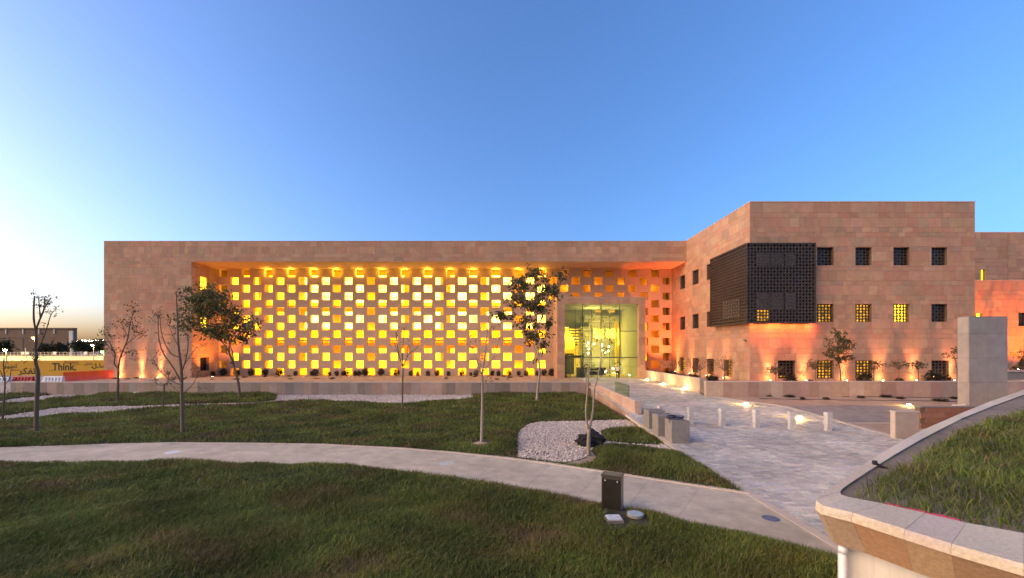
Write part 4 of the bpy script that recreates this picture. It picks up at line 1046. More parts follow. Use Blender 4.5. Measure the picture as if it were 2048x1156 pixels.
def tree(name, label, base, strokes, Yd, lean_y=.6, tipleaf=0, leafsize=.12, crown=None, ndens=0, bark='bark', twigs=3, cat='tree', group='young trees on the lawn', zb=None, leafr=.22, pal=LV, tw_len=.5, dmul=1.0):
    """strokes: [(photo points, start half-width px, end half-width px)]; each traced limb bends towards or away from the viewer"""
    b = P(base[0], base[1], Yd)
    if zb is not None: b.z = zb
    e = empty(name, b, label, cat, group); k = Yd / F
    mb = MB(); first = strokes[0][0]; leaves = []
    for si, (pts, r0, r1) in enumerate(strokes):
        dy = 0 if si == 0 else r.uniform(-1, 1) * lean_y; n = len(pts); W3 = []
        for i, (x, y) in enumerate(pts):
            t = i / max(1, n - 1); W3.append(P(x, y, Yd + dy * t * t * 1.5))
        if si == 0: W3[0].z = min(W3[0].z, b.z) - .1
        # smooth the trace
        Q = []
        for i in range(len(W3) - 1):
            p0, p1, p2, p3 = W3[max(i - 1, 0)], W3[i], W3[i + 1], W3[min(i + 2, len(W3) - 1)]
            for q in range(3):
                t = q / 3; Q.append(.5 * ((2 * p1) + (p2 - p0) * t + (2 * p0 - 5 * p1 + 4 * p2 - p3) * t * t + (3 * p1 - p0 - 3 * p2 + p3) * t ** 3))
        Q.append(W3[-1]); m_ = len(Q)
        rad = [max(.006, (r0 + (r1 - r0) * (i / (m_ - 1)) ** .8) * k * (1 + r.uniform(-.08, .08))) for i in range(m_)]
        if si == 0: rad[0] *= 1.35
        mb.tube(Q, rad, 7 if r0 > 2 else 5)
        # side twigs with leaves at their ends
        if si > 0 or twigs < 0 or crown:
            for _ in range(abs(twigs)):
                i = r.randrange(m_ // 3, m_); a = Q[i]; d = (Q[min(i + 1, m_ - 1)] - Q[max(i - 1, 0)]).normalized()
                o = Vector((r.gauss(0, 1), r.gauss(0, 1), r.gauss(.35, .7))).normalized(); dd = (d * .5 + o).normalized(); L = tw_len * r.uniform(.4, 1.3)
                q1 = a + dd * L * .5 + Vector((r.gauss(0, .04), r.gauss(0, .04), .03)); q2 = a + dd * L + Z_ * .08
                mb.tube([a, q1, q2], [max(.006, rad[i] * .5), .007, .004], 4)
                for _ in range(tipleaf): leaves.append(q1.lerp(q2, r.uniform(0, 1.1)) + Vector((r.gauss(0, leafr * .5), r.gauss(0, leafr * .5), r.gauss(0, leafr * .35))))
            for _ in range(tipleaf * 2): leaves.append(Q[-1] + Vector((r.gauss(0, leafr), r.gauss(0, leafr), r.gauss(0, leafr * .5))))
    mb.build('trunk', M[bark], e, smooth=True)
    if zb is None or zb < 1:
        sr_ = MB(); zz_ = float(tz(np.array([b.x]), np.array([b.y]))[0]); n_ = 16
        ring = [(b.x + math.cos(6.283 * i / n_) * r.uniform(.38, .62), b.y + math.sin(6.283 * i / n_) * r.uniform(.4, .65), zz_ - .03) for i in range(n_)]
        for i in range(n_): sr_.face([ring[i], ring[(i + 1) % n_], (b.x, b.y, zz_ + .10)])
        sr_.build('soil_ring', M['sand'] if bark == 'bark_pale' else M['soil'], e)
    if crown:
        for (x, y, rx, ry) in crown:
            c = P(x, y, Yd); nc = max(6, int(rx * ry * .05 * dmul))
            for _ in range(nc):                     # leaf clumps with gaps between them
                v = Vector((r.gauss(0, 1), r.gauss(0, 1), r.gauss(0, 1))).normalized() * r.uniform(.25, 1.08)
                cc = c + Vector((v.x * rx * k, v.y * (rx + ry) * .5 * k + r.gauss(0, .3), v.z * ry * k)); sr = r.uniform(.25, .6) * min(rx, ry) * k * .55
                for _ in range(ndens): leaves.append(cc + Vector((r.gauss(0, sr), r.gauss(0, sr), r.gauss(0, sr * .7))))
    if leaves:
        V, Fc, c = leaf_mesh([tuple(p) for p in leaves], leafsize, r, pal); np_mesh('crown', V, Fc, M['leaf'], c, e)
    return e
def tr(pts, x0, y0, s): return [(x0 + a / s, y0 + b / s) for a, b in pts]
Z5 = lambda *p: tr(p, 20, 570, 3.617)
tree('young_tree', 'bare leaning young tree with sparse tufts standing before the yellow hoarding', (72, 870), [
    (Z5((190, 1108), (190, 950), (195, 800), (202, 650), (195, 600), (185, 560), (192, 510), (183, 470), (188, 400), (185, 330), (172, 250), (172, 150), (178, 78)), 4.2, 1.2),
    (Z5((188, 320), (215, 250), (245, 180), (258, 150), (297, 93)), 1.8, .8), (Z5((240, 190), (248, 140), (250, 88)), 1.0, .6), (Z5((218, 235), (210, 130), (203, 84)), 1.2, .6),
    (Z5((193, 470), (225, 420), (260, 330), (290, 232), (316, 186)), 1.4, .5), (Z5((187, 565), (165, 530)), 1.2, .6)], G(72, 870).y, tipleaf=9, leafsize=.13, leafr=.16, twigs=4, tw_len=.25)
tree('young_tree', 'thin bare sapling on the lawn at the end of the retaining wall', (5, 845), [([(4, 846), (8, 800), (10, 765), (7, 735), (8, 715)], 1.8, .7), ([(9, 770), (20, 755), (22, 735)], .9, .4), ([(10, 765), (2, 745), (-6, 728)], .9, .4), ([(8, 740), (14, 722)], .7, .4), ([(8, 800), (18, 788), (30, 780)], .6, .3)], G(5, 845).y, tipleaf=2, leafsize=.1, twigs=4, tw_len=.4)
ZA = lambda *p: tr(p, 180, 560, 4.447)
tree('young_tree', 'young tree with feathery sparse leaves before the uplit stone pier', (235, 808), [
    (ZA((240, 1108), (245, 1000), (250, 900), (250, 775)), 2.5, 1.8), (ZA((250, 785), (215, 740), (225, 660), (200, 610), (165, 540), (115, 470)), 1.5, .5), (ZA((250, 780), (268, 690), (300, 610), (335, 520), (350, 420), (372, 330), (392, 265)), 1.7, .5),
    (ZA((300, 600), (350, 550), (400, 510), (445, 478)), .9, .4), (ZA((222, 655), (175, 600), (140, 555)), .8, .4), (ZA((335, 500), (300, 440), (290, 380)), .7, .4), (ZA((265, 700), (310, 660), (370, 635)), .7, .4)], G(235, 808).y, tipleaf=14, leafsize=.2, leafr=.3, twigs=5, tw_len=.9)
tree('young_tree', 'tall bare many-branched tree beside the recess edge of the stone pier', (365, 873), [
    (ZA((825, 1392), (820, 1150), (815, 1000), (815, 850), (800, 690), (785, 560), (780, 400), (772, 250), (768, 105)), 4.0, .8),
    (ZA((815, 920), (740, 780), (650, 650), (612, 520), (605, 400), (610, 295)), 1.8, .6), (ZA((800, 690), (720, 655), (665, 560), (632, 450), (622, 310)), 1.4, .5), (ZA((815, 820), (855, 690), (872, 560), (860, 470)), 1.4, .5),
    (ZA((818, 1020), (740, 955), (690, 900)), 1.1, .5), (ZA((830, 1010), (920, 920), (975, 800)), 1.1, .4), (ZA((818, 940), (700, 880), (600, 780), (562, 700)), 1.1, .4), (ZA((822, 780), (900, 660), (950, 590)), 1.0, .4), (ZA((790, 600), (740, 500), (700, 400)), .9, .4)], G(365, 873).y, tipleaf=6, leafsize=.11, leafr=.15, twigs=5, tw_len=.5)
tree('young_tree', 'small forked sapling in the gravel band under the tall bare tree', (325, 819), [(ZA((645, 1150), (655, 1050), (660, 935)), 2, 1.3), (ZA((660, 940), (600, 930), (582, 885)), 1, .4), (ZA((660, 940), (700, 880), (688, 815)), 1, .4), (ZA((665, 930), (745, 880)), .8, .4)], G(325, 819).y, tipleaf=8, leafsize=.14, leafr=.18, twigs=4, tw_len=.4)
OLV = [(.12, .125, .045), (.10, .11, .042), (.15, .14, .055), (.085, .10, .038)]
tree('leafy_tree', 'leaning leafy tree with drooping olive crown before the recess corner', (480, 799), [
    (ZA((1335, 1062), (1320, 920), (1290, 800), (1240, 650), (1190, 570), (1150, 500)), 2.8, 1.0), (ZA((1285, 800), (1270, 660), (1250, 560), (1300, 450), (1400, 380)), 1.6, .5), (ZA((1240, 650), (1230, 500), (1180, 350), (1100, 200)), 1.4, .4), (ZA((1170, 545), (1050, 430), (960, 330), (880, 250)), 1.3, .4), (ZA((1250, 560), (1330, 480), (1450, 420)), 1, .4), (ZA((1190, 570), (1100, 480), (1000, 430)), .9, .4)],
    39.0, lean_y=1.5, tipleaf=8, leafsize=.36, leafr=.45, twigs=6, tw_len=1.2, crown=[(405, 602, 42, 24), (440, 612, 38, 30), (392, 636, 38, 28), (468, 640, 30, 26), (503, 648, 14, 26), (430, 662, 48, 16), (380, 577, 14, 14), (362, 650, 16, 18), (480, 672, 28, 14), (425, 585, 30, 14)], ndens=11, pal=OLV, zb=.2, dmul=1.0)
ZB = lambda *p: tr(p, 350, 460, 2.89)
tree('young_tree', 'slender bare tree before the lattice rising from the middle lawn', (805, 826), [(ZB((1315, 1058), (1315, 900), (1318, 800), (1312, 715)), 2.0, 1.1), (ZB((1318, 800), (1290, 700), (1280, 600), (1300, 558)), 1, .4), (ZB((1318, 790), (1350, 720), (1390, 690), (1412, 648)), 1, .4), (ZB((1314, 760), (1320, 640), (1327, 565)), .9, .4), (ZB((1300, 740), (1270, 660)), .7, .3), (ZB((1340, 735), (1350, 650)), .7, .3)], G(805, 826).y, tipleaf=3, leafsize=.12, leafr=.15, twigs=5, tw_len=.6)
ZD = lambda *p: tr(p, 920, 520, 2.891)
tree('young_tree', 'slender bare tree with pale trunk beside the footpath and gravel bed', (963, 893), [(ZD((125, 1082), (128, 900), (130, 750), (130, 650), (145, 540), (155, 430), (165, 320)), 3.6, .7), (ZD((130, 675), (100, 590), (75, 520), (42, 483)), 1.3, .5), (ZD((130, 660), (80, 608)), .8, .4), (ZD((135, 645), (190, 570), (230, 452)), 1.2, .4), (ZD((133, 722), (185, 704)), .6, .3), (ZD((142, 600), (110, 520), (95, 470)), .8, .3), (ZD((150, 480), (190, 400)), .7, .3)], G(963, 893).y, tipleaf=4, leafsize=.1, leafr=.14, twigs=5, tw_len=.45, bark='bark_pale')
DLV = [(.08, .078, .035), (.10, .095, .042), (.065, .07, .034), (.12, .115, .045)]
tree('leafy_tree', 'tall leafy tree with dark ragged crown before the lattice and portal', (1074, 802), [(ZD((445, 815), (450, 740), (460, 650), (455, 560), (447, 450), (445, 300), (435, 90)), 3.2, .7), (ZD((455, 560), (420, 480), (400, 440)), 1.3, .5), (ZD((447, 430), (380, 330), (250, 320), (215, 310)), 1.3, .4), (ZD((447, 400), (500, 260), (560, 200), (590, 80)), 1.3, .4), (ZD((445, 330), (370, 220), (300, 130)), 1.2, .4), (ZD((455, 520), (500, 420), (530, 360)), .9, .4), (ZD((455, 560), (480, 490)), .8, .4), (ZD((440, 250), (480, 160), (470, 90)), .9, .4)],
    37.5, lean_y=1.4, tipleaf=8, leafsize=.34, leafr=.35, twigs=6, tw_len=.9, crown=[(1068, 546, 17, 14), (1048, 570, 30, 16), (1094, 580, 28, 18), (1036, 602, 26, 16), (1075, 608, 32, 22), (1013, 630, 24, 8), (1060, 648, 24, 16), (1067, 676, 14, 13), (1087, 690, 10, 6), (1098, 652, 10, 12), (1120, 555, 8, 8), (1000, 632, 10, 5)], ndens=13, pal=DLV, zb=.1, bark='bark_pale', dmul=1.35)
tree('young_tree', 'twin stemmed pale young tree rising from the gravel beside the ramp', (1176, 913), [(ZD((742, 1137), (743, 1060), (746, 975)), 4.6, 3.4), (ZD((744, 985), (728, 900), (735, 780), (745, 680), (752, 560), (762, 420), (755, 338)), 2.6, .5), (ZD((748, 975), (768, 880), (775, 760), (792, 695), (815, 560), (815, 400), (822, 330)), 2.7, .5), (ZD((737, 760), (722, 640), (702, 560)), 1, .4), (ZD((790, 695), (858, 640), (905, 598)), 1, .4), (ZD((745, 680), (735, 560), (716, 470)), .9, .3), (ZD((800, 640), (850, 520), (872, 455)), .9, .3), (ZD((812, 560), (850, 420), (868, 330)), .8, .3)], G(1176, 913).y, tipleaf=5, leafsize=.11, leafr=.15, twigs=4, tw_len=.35, bark='bark_pale')
tree('leafy_tree', 'bushy dark green tree in the planter against the corner block', (1682, 765), [([(1682, 766), (1681, 745), (1678, 725), (1676, 700), (1677, 668)], 1.3, .4), ([(1680, 735), (1668, 715), (1655, 705)], .8, .3), ([(1679, 728), (1692, 712), (1705, 716)], .8, .3), ([(1677, 705), (1690, 690)], .7, .3)], 35.8, lean_y=.5, tipleaf=4, leafsize=.22, leafr=.2, twigs=4, tw_len=.5, crown=[(1676, 682, 15, 15), (1672, 702, 22, 12), (1688, 694, 18, 10), (1675, 664, 8, 8), (1701, 716, 12, 5), (1655, 712, 10, 6), (1680, 718, 18, 8), (1695, 684, 9, 7)], ndens=16, group='trees in the block planter', zb=1.78, pal=DLV, dmul=1.6)
SH = [('flat-topped sapling near the lit window of the corner block', 1630, 7), ('leaning sapling between lit windows of the corner block', 1655, 6), ('umbrella shaped small tree between uplights of the corner block', 1747, 12), ('thin umbrella sapling beside a bright uplight on the corner block', 1797, 10), ('small sapling beside the last ground window of the corner block', 1836, 8), ('palm-like tuft sapling by the first ground window of the block', 1551, 7)]
for lab, x, wd in SH:
    top = 728 if x not in (1551,) else 737
    st = [([(x, 766), (x + 1, 748), (x, top + 10)], .8, .5)]
    for q in range(6):
        t = (q - 2.5) / 2.5; st.append(([(x, top + 12), (x + t * wd * .9, top + 4 + abs(t)), (x + t * wd * 1.7, top - 2 + 5 * abs(t) + r.uniform(-3, 3))], .5, .3))
    tree('small_tree', lab, (x, 766), st, 36.2, lean_y=.5, tipleaf=5, leafsize=.2, leafr=.2, twigs=3, tw_len=.35, group='trees in the block planter', zb=1.78, pal=DLV)
for x, lab in ((1345, 'bare branching shrub tree in the corner by the portal'), (1391, 'bare shrub tree by the second side window of the block'), (1400, 'bare shrub tree between side uplights of the block'), (1449, 'bare spreading shrub tree by the last side window of the block')):
    Y = F * (XB - 1.6) / (x - CX); k = 40 / Y; st = [([(x, 756), (x, 742), (x - 1, 728)], 1.0, .6)]
    for q in range(7): t = (q - 3) / 3; st.append(([(x, 744 - abs(q - 3)), (x + t * 12, 732), (x + t * 22 + r.uniform(-3, 3), 716 + abs(t) * 6 + r.uniform(-4, 4))], .6, .25))
    tree('small_tree', lab, (x, 756), st, Y, lean_y=.8, tipleaf=2, leafsize=.14, leafr=.2, twigs=4, tw_len=.6, group='trees beside the block wall', zb=1.7, pal=DLV)
tree('leafy_tree', 'leafy branch of a small tree beside the grey pylon', (1912, 766), [([(1915, 768), (1914, 740), (1910, 715)], 1, .5), ([(1911, 722), (1904, 706)], .6, .3)], 36.4, lean_y=.4, tipleaf=5, leafsize=.2, twigs=4, crown=[(1906, 707, 9, 9), (1915, 700, 10, 10)], ndens=14, group='trees in the block planter', zb=1.78, pal=DLV)
tree('leafy_tree', 'dark leafy tree on the ledge of the orange lit building', (2046, 760), [([(2046, 762), (2046, 735), (2047, 705)], 1.2, .5)], 41.5, lean_y=.4, tipleaf=5, leafsize=.25, twigs=4, crown=[(2042, 735, 12, 8), (2048, 705, 12, 12), (2055, 720, 14, 14)], ndens=14, group='trees by the orange building', zb=2.6, pal=DLV)

# shrubs: three mesh variants, copied along the lattice foot
SHM = []
for q in range(4):
    n = 420; v = NR.normal(size=(n, 3)); v /= np.linalg.norm(v, axis=1)[:, None]; rad = NR.uniform(.35, 1, (n, 1)) ** .5
    pts = v * rad * np.array([.42, .42, .46]) * (1 + .25 * np.sin(v[:, :1] * 5 + q) * np.cos(v[:, 2:] * 4)) + np.array([0, 0, .42])
    V, Fc, c = leaf_mesh(pts, .19, r, [(.035, .03, .02), (.05, .04, .024), (.03, .035, .018)], droop=-.4)
    V[:, 2] = np.maximum(V[:, 2], 0.0)
    o = np_mesh('foliage', V, Fc, M['leaf'], c); SHM.append(o.data); bpy.data.objects.remove(o)
_st = MB()
for q in range(5): _st.tube([(0, 0, -.08), (.12 * math.cos(q * 1.3), .12 * math.sin(q * 1.3), .3), (.25 * math.cos(q * 1.3), .25 * math.sin(q * 1.3), .6)], [.025, .015, .006], 5)
_so = _st.build('stem', M['bark']); STM = _so.data; bpy.data.objects.remove(_so)
def shrub(p, s, label, group, sz=None):
    e = empty('shrub', p, label, 'shrub', group); e.rotation_euler.z = r.uniform(0, 6.2); e.scale = (s, s, sz or s)
    for nm, me in (('foliage', r.choice(SHM)), ('stem', STM)): o = bpy.data.objects.new(nm, me); COL.objects.link(o); o.parent = e
for x, d in ((426, 9), (447, 14), (474, 12), (502, 13), (531, 13), (558, 13), (591, 9), (624, 9), (631, 13), (659, 8), (673.6, 10), (686, 9), (692, 10), (711, 10), (718, 10), (730, 14), (762, 14), (793, 13), (821.6, 10), (836, 8), (856, 10), (874, 11), (897, 9), (923.5, 10), (942, 7), (952, 11), (984.6, 10), (997, 10), (1019, 10), (1037.5, 9), (1052, 10), (1074.7, 9), (1088, 12), (1103, 14)):
    Y = 55.3 + r.uniform(-.3, .3); p = P(x, 0, Y); p.z = TER; s = d / F * Y / .95; shrub(p, s, 'small round dark shrub planted at the foot of the lattice facade', 'shrubs at the lattice foot', s * 1.15)
for x, d, Y, lab in ((1580, 24, 36.4, 'low green bush before the dim ground window below the dark bay'), (1622, 10, 36.4, 'very small bush between the dim window and the first lit ground window'), (1728, 26, 36.4, 'round green bush under the lit ground window beside the umbrella tree'), (1798, 14, 36.4, 'small bush at the foot of the thin umbrella sapling'), (1868, 30, 36.6, 'largest green bush before the dark ground window by the pylon'), (1890, 20, 36.5, 'smaller bush leaning on the largest bush by the pylon')):
    p = P(x, 0, Y); p.z = 1.72; shrub(p, d / F * Y / .9, lab, 'bushes in the block planter', d / F * Y / 1.15)
for k in range(9):
    Y = 38.2 + k * 1.5; shrub(Vector((18.6 + r.uniform(-.3, 1.2), Y, 1.66)), r.uniform(.9, 1.4), 'dark low shrub in the side bed along the cream wall', 'shrubs in the side bed', r.uniform(.5, .75))
for x, y, d in ((1535, 793, 16), (1578, 794, 20), (1605, 799, 10), (1652, 799, 12), (1722, 796, 14), (1770, 794, 22), (1800, 798, 14), (1880, 802, 26), (1908, 798, 14)):
    q = GP(x, y); shrub(q, d / F * q.y / .9, 'flat straggly ground shrub on the sand before the planter wall', 'ground shrubs on the sand', .22)
r2 = random.Random(4)
for k in range(26):
    x = r2.uniform(215, 1100); Y = r2.uniform(48, 54.5); p = P(x, 0, Y); p.z = TER
    if p.x > 5.5: continue
    shrub(p, r2.uniform(.3, .9), 'flat dry ground plant on the sandy lattice terrace', 'dry plants on the terrace', r2.uniform(.08, .2))
for k in range(2):                                          # drip lines on the sand
    a, b = GP(1478 + k * 40, 791 + 7 * k), GP(1912, 796 + 7 * k); n = 14
    tag(MB().tube([a.lerp(b, i / n) + Vector((0, .12 * math.sin(i * 1.7), .02 + .0)) for i in range(n + 1)], .02, 5).build('drip_line', M['black']), ('black irrigation line lying along the foot of the planter wall', 'black irrigation line on open sand')[k], 'pipe')

# ================================================================ PERSON by the lobby glass
def person(loc, label, rotz):
    e = empty('person', loc, label, 'person'); e.rotation_euler.z = rotz
    J = {'pel': (0, 0, .93, .15, .11), 'wai': (0, 0, 1.08, .145, .10), 'che': (0, .01, 1.30, .165, .115), 'sho': (0, .01, 1.42, .13, .09), 'nek': (0, .0, 1.50, .055, .055), 'hd0': (0, -.01, 1.56, .06, .07), 'hd1': (0, -.015, 1.64, .078, .095), 'hd2': (0, -.01, 1.72, .06, .075)}
    E = [('pel', 'wai'), ('wai', 'che'), ('che', 'sho'), ('sho', 'nek'), ('nek', 'hd0'), ('hd0', 'hd1'), ('hd1', 'hd2')]
    for s, nm in ((-1, 'l'), (1, 'r')):
        J.update({'s' + nm: (s * .19, .01, 1.40, .06, .06), 'e' + nm: (s * .25, .03, 1.13, .045, .045), 'w' + nm: (s * .24, -.05, .90, .032, .032), 'h' + nm: (s * .235, -.08, .81, .028, .04),
                  'hp' + nm: (s * .095, 0, .86, .095, .095), 'k' + nm: (s * .11, -.02 * s, .48, .065, .065), 'a' + nm: (s * .12, .02, .09, .045, .05), 'f' + nm: (s * .135, -.15, .045, .045, .035)})
        E += [('sho', 's' + nm), ('s' + nm, 'e' + nm), ('e' + nm, 'w' + nm), ('w' + nm, 'h' + nm), ('pel', 'hp' + nm), ('hp' + nm, 'k' + nm), ('k' + nm, 'a' + nm), ('a' + nm, 'f' + nm)]
        for q in range(5):                                   # fingers and thumb
            fx = s * (.235 + (.0 if q else -.012)); fy = -.115 + .018 * q; J['g%s%d' % (nm, q)] = (fx, fy if q else -.125, .775 if q else .80, .009, .009); J['t%s%d' % (nm, q)] = (fx, (fy if q else -.14) - .005, (.725 + .006 * abs(q - 2)) if q else .765, .008, .008)
            E += [('h' + nm, 'g%s%d' % (nm, q)), ('g%s%d' % (nm, q), 't%s%d' % (nm, q))]
    keys = list(J); me = bpy.data.meshes.new('body'); me.from_pydata([J[k][:3] for k in keys], [(keys.index(a), keys.index(b)) for a, b in E], [])
    o = bpy.data.objects.new('body', me); COL.objects.link(o)
    m = o.modifiers.new('skin', 'SKIN'); sv = me.skin_vertices[0].data
    for i, k in enumerate(keys): sv[i].radius = J[k][3:5]; sv[i].use_root = (k == 'pel')
    m2 = o.modifiers.new('sub', 'SUBSURF'); m2.levels = 1; m2.render_levels = 1
    dg = bpy.context.evaluated_depsgraph_get(); nm_ = bpy.data.meshes.new_from_object(o.evaluated_get(dg)); bpy.data.objects.remove(o)
    nm_.materials.clear()
    for x in (mat('white_shirt', (.75, .74, .72), var=.05, bump=.2, bscale=25), mat('dark_trousers', (.02, .02, .025), var=.1), M['skin'], mat('dark_hair', (.012, .01, .008), var=.2), M['black']): nm_.materials.append(x)
    for p in nm_.polygons:
        c = p.center; p.use_smooth = True
        if c.z < .07: k = 4
        elif c.z < .97 and abs(c.x) < .21: k = 1
        elif c.z > 1.49: k = 3 if (c.z > 1.67 or c.y > .02) else 2
        elif abs(c.x) > .19 and c.z < 1.02: k = 2
        else: k = 0
        p.material_index = k
    o = bpy.data.objects.new('body', nm_); COL.objects.link(o); o.parent = e
    mb = MB()                                                # nose and ears
    fe = MB(); fe.tube([(0, -.10, 1.655), (0, -.125, 1.625), (0, -.10, 1.615)], [.01, .014, .01], 6)
    for s in (-1, 1): fe.tube([(s * .078, .005, 1.66), (s * .09, .015, 1.64), (s * .078, .0, 1.61)], [.012, .016, .01], 6)
    ob = fe.build('face', M['skin']); ob.parent = e
    ey = MB()
    for s in (-1, 1): ey.lathe(s * .03, -.098, [(.004, 1.641), (.009, 1.646), (.004, 1.651)], 6)
    ob = ey.build('eyes', M['black']); ob.parent = e
person(P(1235, 757, 50.5) * 1.0, 'person in white shirt and dark trousers standing outside the glass entrance', R(200))
bpy.data.objects['person'].location.z = pz(50.5) + .015

# ================================================================ BACKGROUND beyond the left end
YH = 56.5
hb = empty('yellow_hoarding', (-60, YH, TER), 'yellow construction hoarding printed with dark words Think and Achieve', 'hoarding')
hx0, hx1 = P(-60, 0, YH).x, P(222, 0, YH).x; n = 10; hz0, hz1 = TER - .1, 3.15
for k in range(n):
    a = hx0 + (hx1 - hx0) * k / n; b = hx0 + (hx1 - hx0) * (k + 1) / n; dz = .04 * k / n * 4
    MB().hexa([(a + .006, YH, hz0), (b - .006, YH, hz0), (b - .006, YH + .05, hz0), (a + .006, YH + .05, hz0), (a + .006, YH, hz1 + dz), (b - .006, YH, hz1 + dz + .016), (b - .006, YH + .05, hz1 + dz + .016), (a + .006, YH + .05, hz1 + dz)]).build('board', M['yellow'], hb)
mb = MB()
for k in range(n + 1): a = hx0 + (hx1 - hx0) * k / n; mb.box(a - .04, a + .04, YH + .06, YH + .14, hz0, hz1 + .1)
mb.build('post', M['steel_dark'], hb)
def text(s, px0, pyb, hpx, bold=0.0, w=None):
    cu = bpy.data.curves.new('t', 'FONT'); cu.body = s; cu.extrude = 0.0; cu.offset = bold; o = bpy.data.objects.new('t', cu); COL.objects.link(o)
    dg = bpy.context.evaluated_depsgraph_get(); dg.update(); me = bpy.data.meshes.new_from_object(o.evaluated_get(dg)); bpy.data.objects.remove(o)
    if not len(me.vertices): return None
    co = np.empty(len(me.vertices) * 3); me.vertices.foreach_get('co', co); co = co.reshape(-1, 3)
    a = P(px0, pyb, YH - .012); H_ = hpx / F * YH; mn = co.min(0); mx = co.max(0); s_ = H_ / (mx[1] - mn[1])
    sx = (w / F * YH) / (mx[0] - mn[0]) if w else s_
    out = np.stack([a.x + (co[:, 0] - mn[0]) * sx, np.full(len(co), YH - .012), a.z + (co[:, 1] - mn[1]) * s_], 1) - np.array(wloc(hb))
    me.vertices.foreach_set('co', out.ravel()); me.update(); me.materials.clear(); me.materials.append(M['ink'])
    ob = bpy.data.objects.new('lettering', me); COL.objects.link(ob); ob.parent = hb; return ob
text('Think.', 104, 741, 15, .025, 48); text('Achieve.', 128, 727.5, 6, .0, 31)
text('\uFEDE\uFEF4\uFEA8\uFE97', 168, 731, 8, .01, 16)             # takhayyal (joined letter forms, written right to left)
text('.\u0644\uFEC0', 0, 0, 1) if False else None
text('.\uFEDD\u0621\uFE8E\uFEB4\uFE97', 182, 738, 12, .03, 34)      # tasa'al
text('\uFEAE\uFEAE\uFEDC\uFED4\uFE97'.replace('\uFEAE\uFEAE', '\uFEAE'), 36, 752, 17, .03, 36)  # tafakkar
text('\uFEAD\uFEEE\uFEC4\uFE97', 8, 738, 9, .02, 26)                # tatawwar
mb = MB()
for x0, x1, y in ((98, 110, 741), (148, 161, 730), (22, 40, 741), (184, 190, 730)):
    a, b = P(x0, y, YH - .012), P(x1, y, YH - .012); mb.face([a, b, b + Z_ * .06, a + Z_ * .06])
mb.build('printed_rule', M['ink'], hb)
def barrier(x0, x1, yt, yb, Y, m, label):
    a, b = P(x0, yb, Y), P(x1, yt, Y); e = empty('road_barrier', ((a.x + b.x) / 2, Y, a.z), label, 'barrier', 'plastic road barriers'); H_ = b.z - a.z; L = b.x - a.x
    mb = MB(); pr = [(.26, 0), (.26, .22), (.16, .5), (.11, .92), (.07, 1.0)]
    ends = []
    for xx in (a.x, b.x): ends.append([(xx, Y - w_, a.z + h * H_) for w_, h in pr] + [(xx, Y + w_, a.z + h * H_) for w_, h in reversed(pr)])
    A, B = ends; n_ = len(A)
    for k in range(n_): q = (k + 1) % n_; mb.face([A[k], B[k], B[q], A[q]])
    mb.face(A[::-1]); mb.face(B); mb.build('shell', m, e)
    mb = MB()
    for k in range(1, 6): xx = a.x + L * k / 6; mb.hexa([(xx - .05, Y - .30, a.z + .05 * H_), (xx + .05, Y - .30, a.z + .05 * H_), (xx + .05, Y - .2, a.z + .05 * H_), (xx - .05, Y - .2, a.z + .05 * H_), (xx - .05, Y - .19, a.z + .85 * H_), (xx + .05, Y - .19, a.z + .85 * H_), (xx + .05, Y - .1, a.z + .85 * H_), (xx - .05, Y - .1, a.z + .85 * H_)])
    mb.build('rib', m, e)
    mb = MB()
    for k in (.25, .6): mb.box(a.x + L * k, a.x + L * k + .3, Y - .275, Y - .255, a.z, a.z + .12)
    mb.build('fork_slot', M['black'], e)
barrier(28, 67, 752.5, 766, 46.5, M['redplastic'], 'faded red plastic road barrier below the yellow hoarding')
barrier(88, 127, 752.5, 767.5, 45.5, M['whiteplastic'], 'white plastic road barrier beside the red mesh fencing')
barrier(-14, 20, 754, 767, 46.0, M['whiteplastic'], 'white plastic road barrier at the end of the retaining wall')
# red mesh fence: posts and a fine net
a, b = P(127, 768, 45.6), P(226, 757, 51.0); a.z = TER; b.z = TER
fe = empty('mesh_fence', a, 'bright red mesh safety fence running to the building corner', 'fence'); L = (b - a).length; u = (b - a).normalized(); nu = int(L / .08); nv = 11
mb = MB()
for i in range(nu): o = a + u * (L * i / nu); mb.face([o, o + u * .055, o + u * .055 + Z_ * .98, o + Z_ * .98])
for j in range(nv + 1): z = .02 + .96 * j / nv; o = a + Z_ * z + Vector((-u.y, u.x, 0)) * -.006; mb.face([o, o + u * L, o + u * L + Z_ * .05, o + Z_ * .05])
mb.build('net', M['redmesh'], fe)
for i in range(6): o = a + u * (L * i / 5); MB().tube([o, o + Z_ * 1.05], .025, 6).build('post', M['redmesh'], fe)
# long far building
YX = 120.0
fbx = empty('brown_building', (P(60, 0, YX).x, YX, TER), 'long brown flat-roofed building beyond the construction site', 'building')
x0, x1, z1 = P(-260, 0, YX).x, P(147, 0, YX).x, P(0, 658, YX).z
MB().box(x0, x1, YX, YX + 1.0, TER - .1, z1).build('wall', M['brownwall'], fbx); MB().box(x0 - .1, x1 + .1, YX - .25, YX + 1.0, z1, z1 + .35).build('parapet', M['brownwall'], fbx)
for px in (-45, -20, 13, 47, 79, 109.5): a = P(px, 0, YX); MB().box(a.x - .12, a.x + .12, YX - .2, YX - .002, P(0, 668, YX).z, z1 - .01).build('fin', M['cream'], fbx)
a, b = P(140, 690, YX), P(147, 662, YX); MB().box(a.x, b.x, YX - .3, YX - .01, TER, b.z).build('pier', M['cream'], fbx)
for px in (18, 46, 75, 106, 134): a = P(px, 0, YX); MB().box(a.x - .08, a.x + .08, YX - .06, YX - .004, TER, P(0, 675, YX).z).build('joint_strip', M['joint'], fbx)
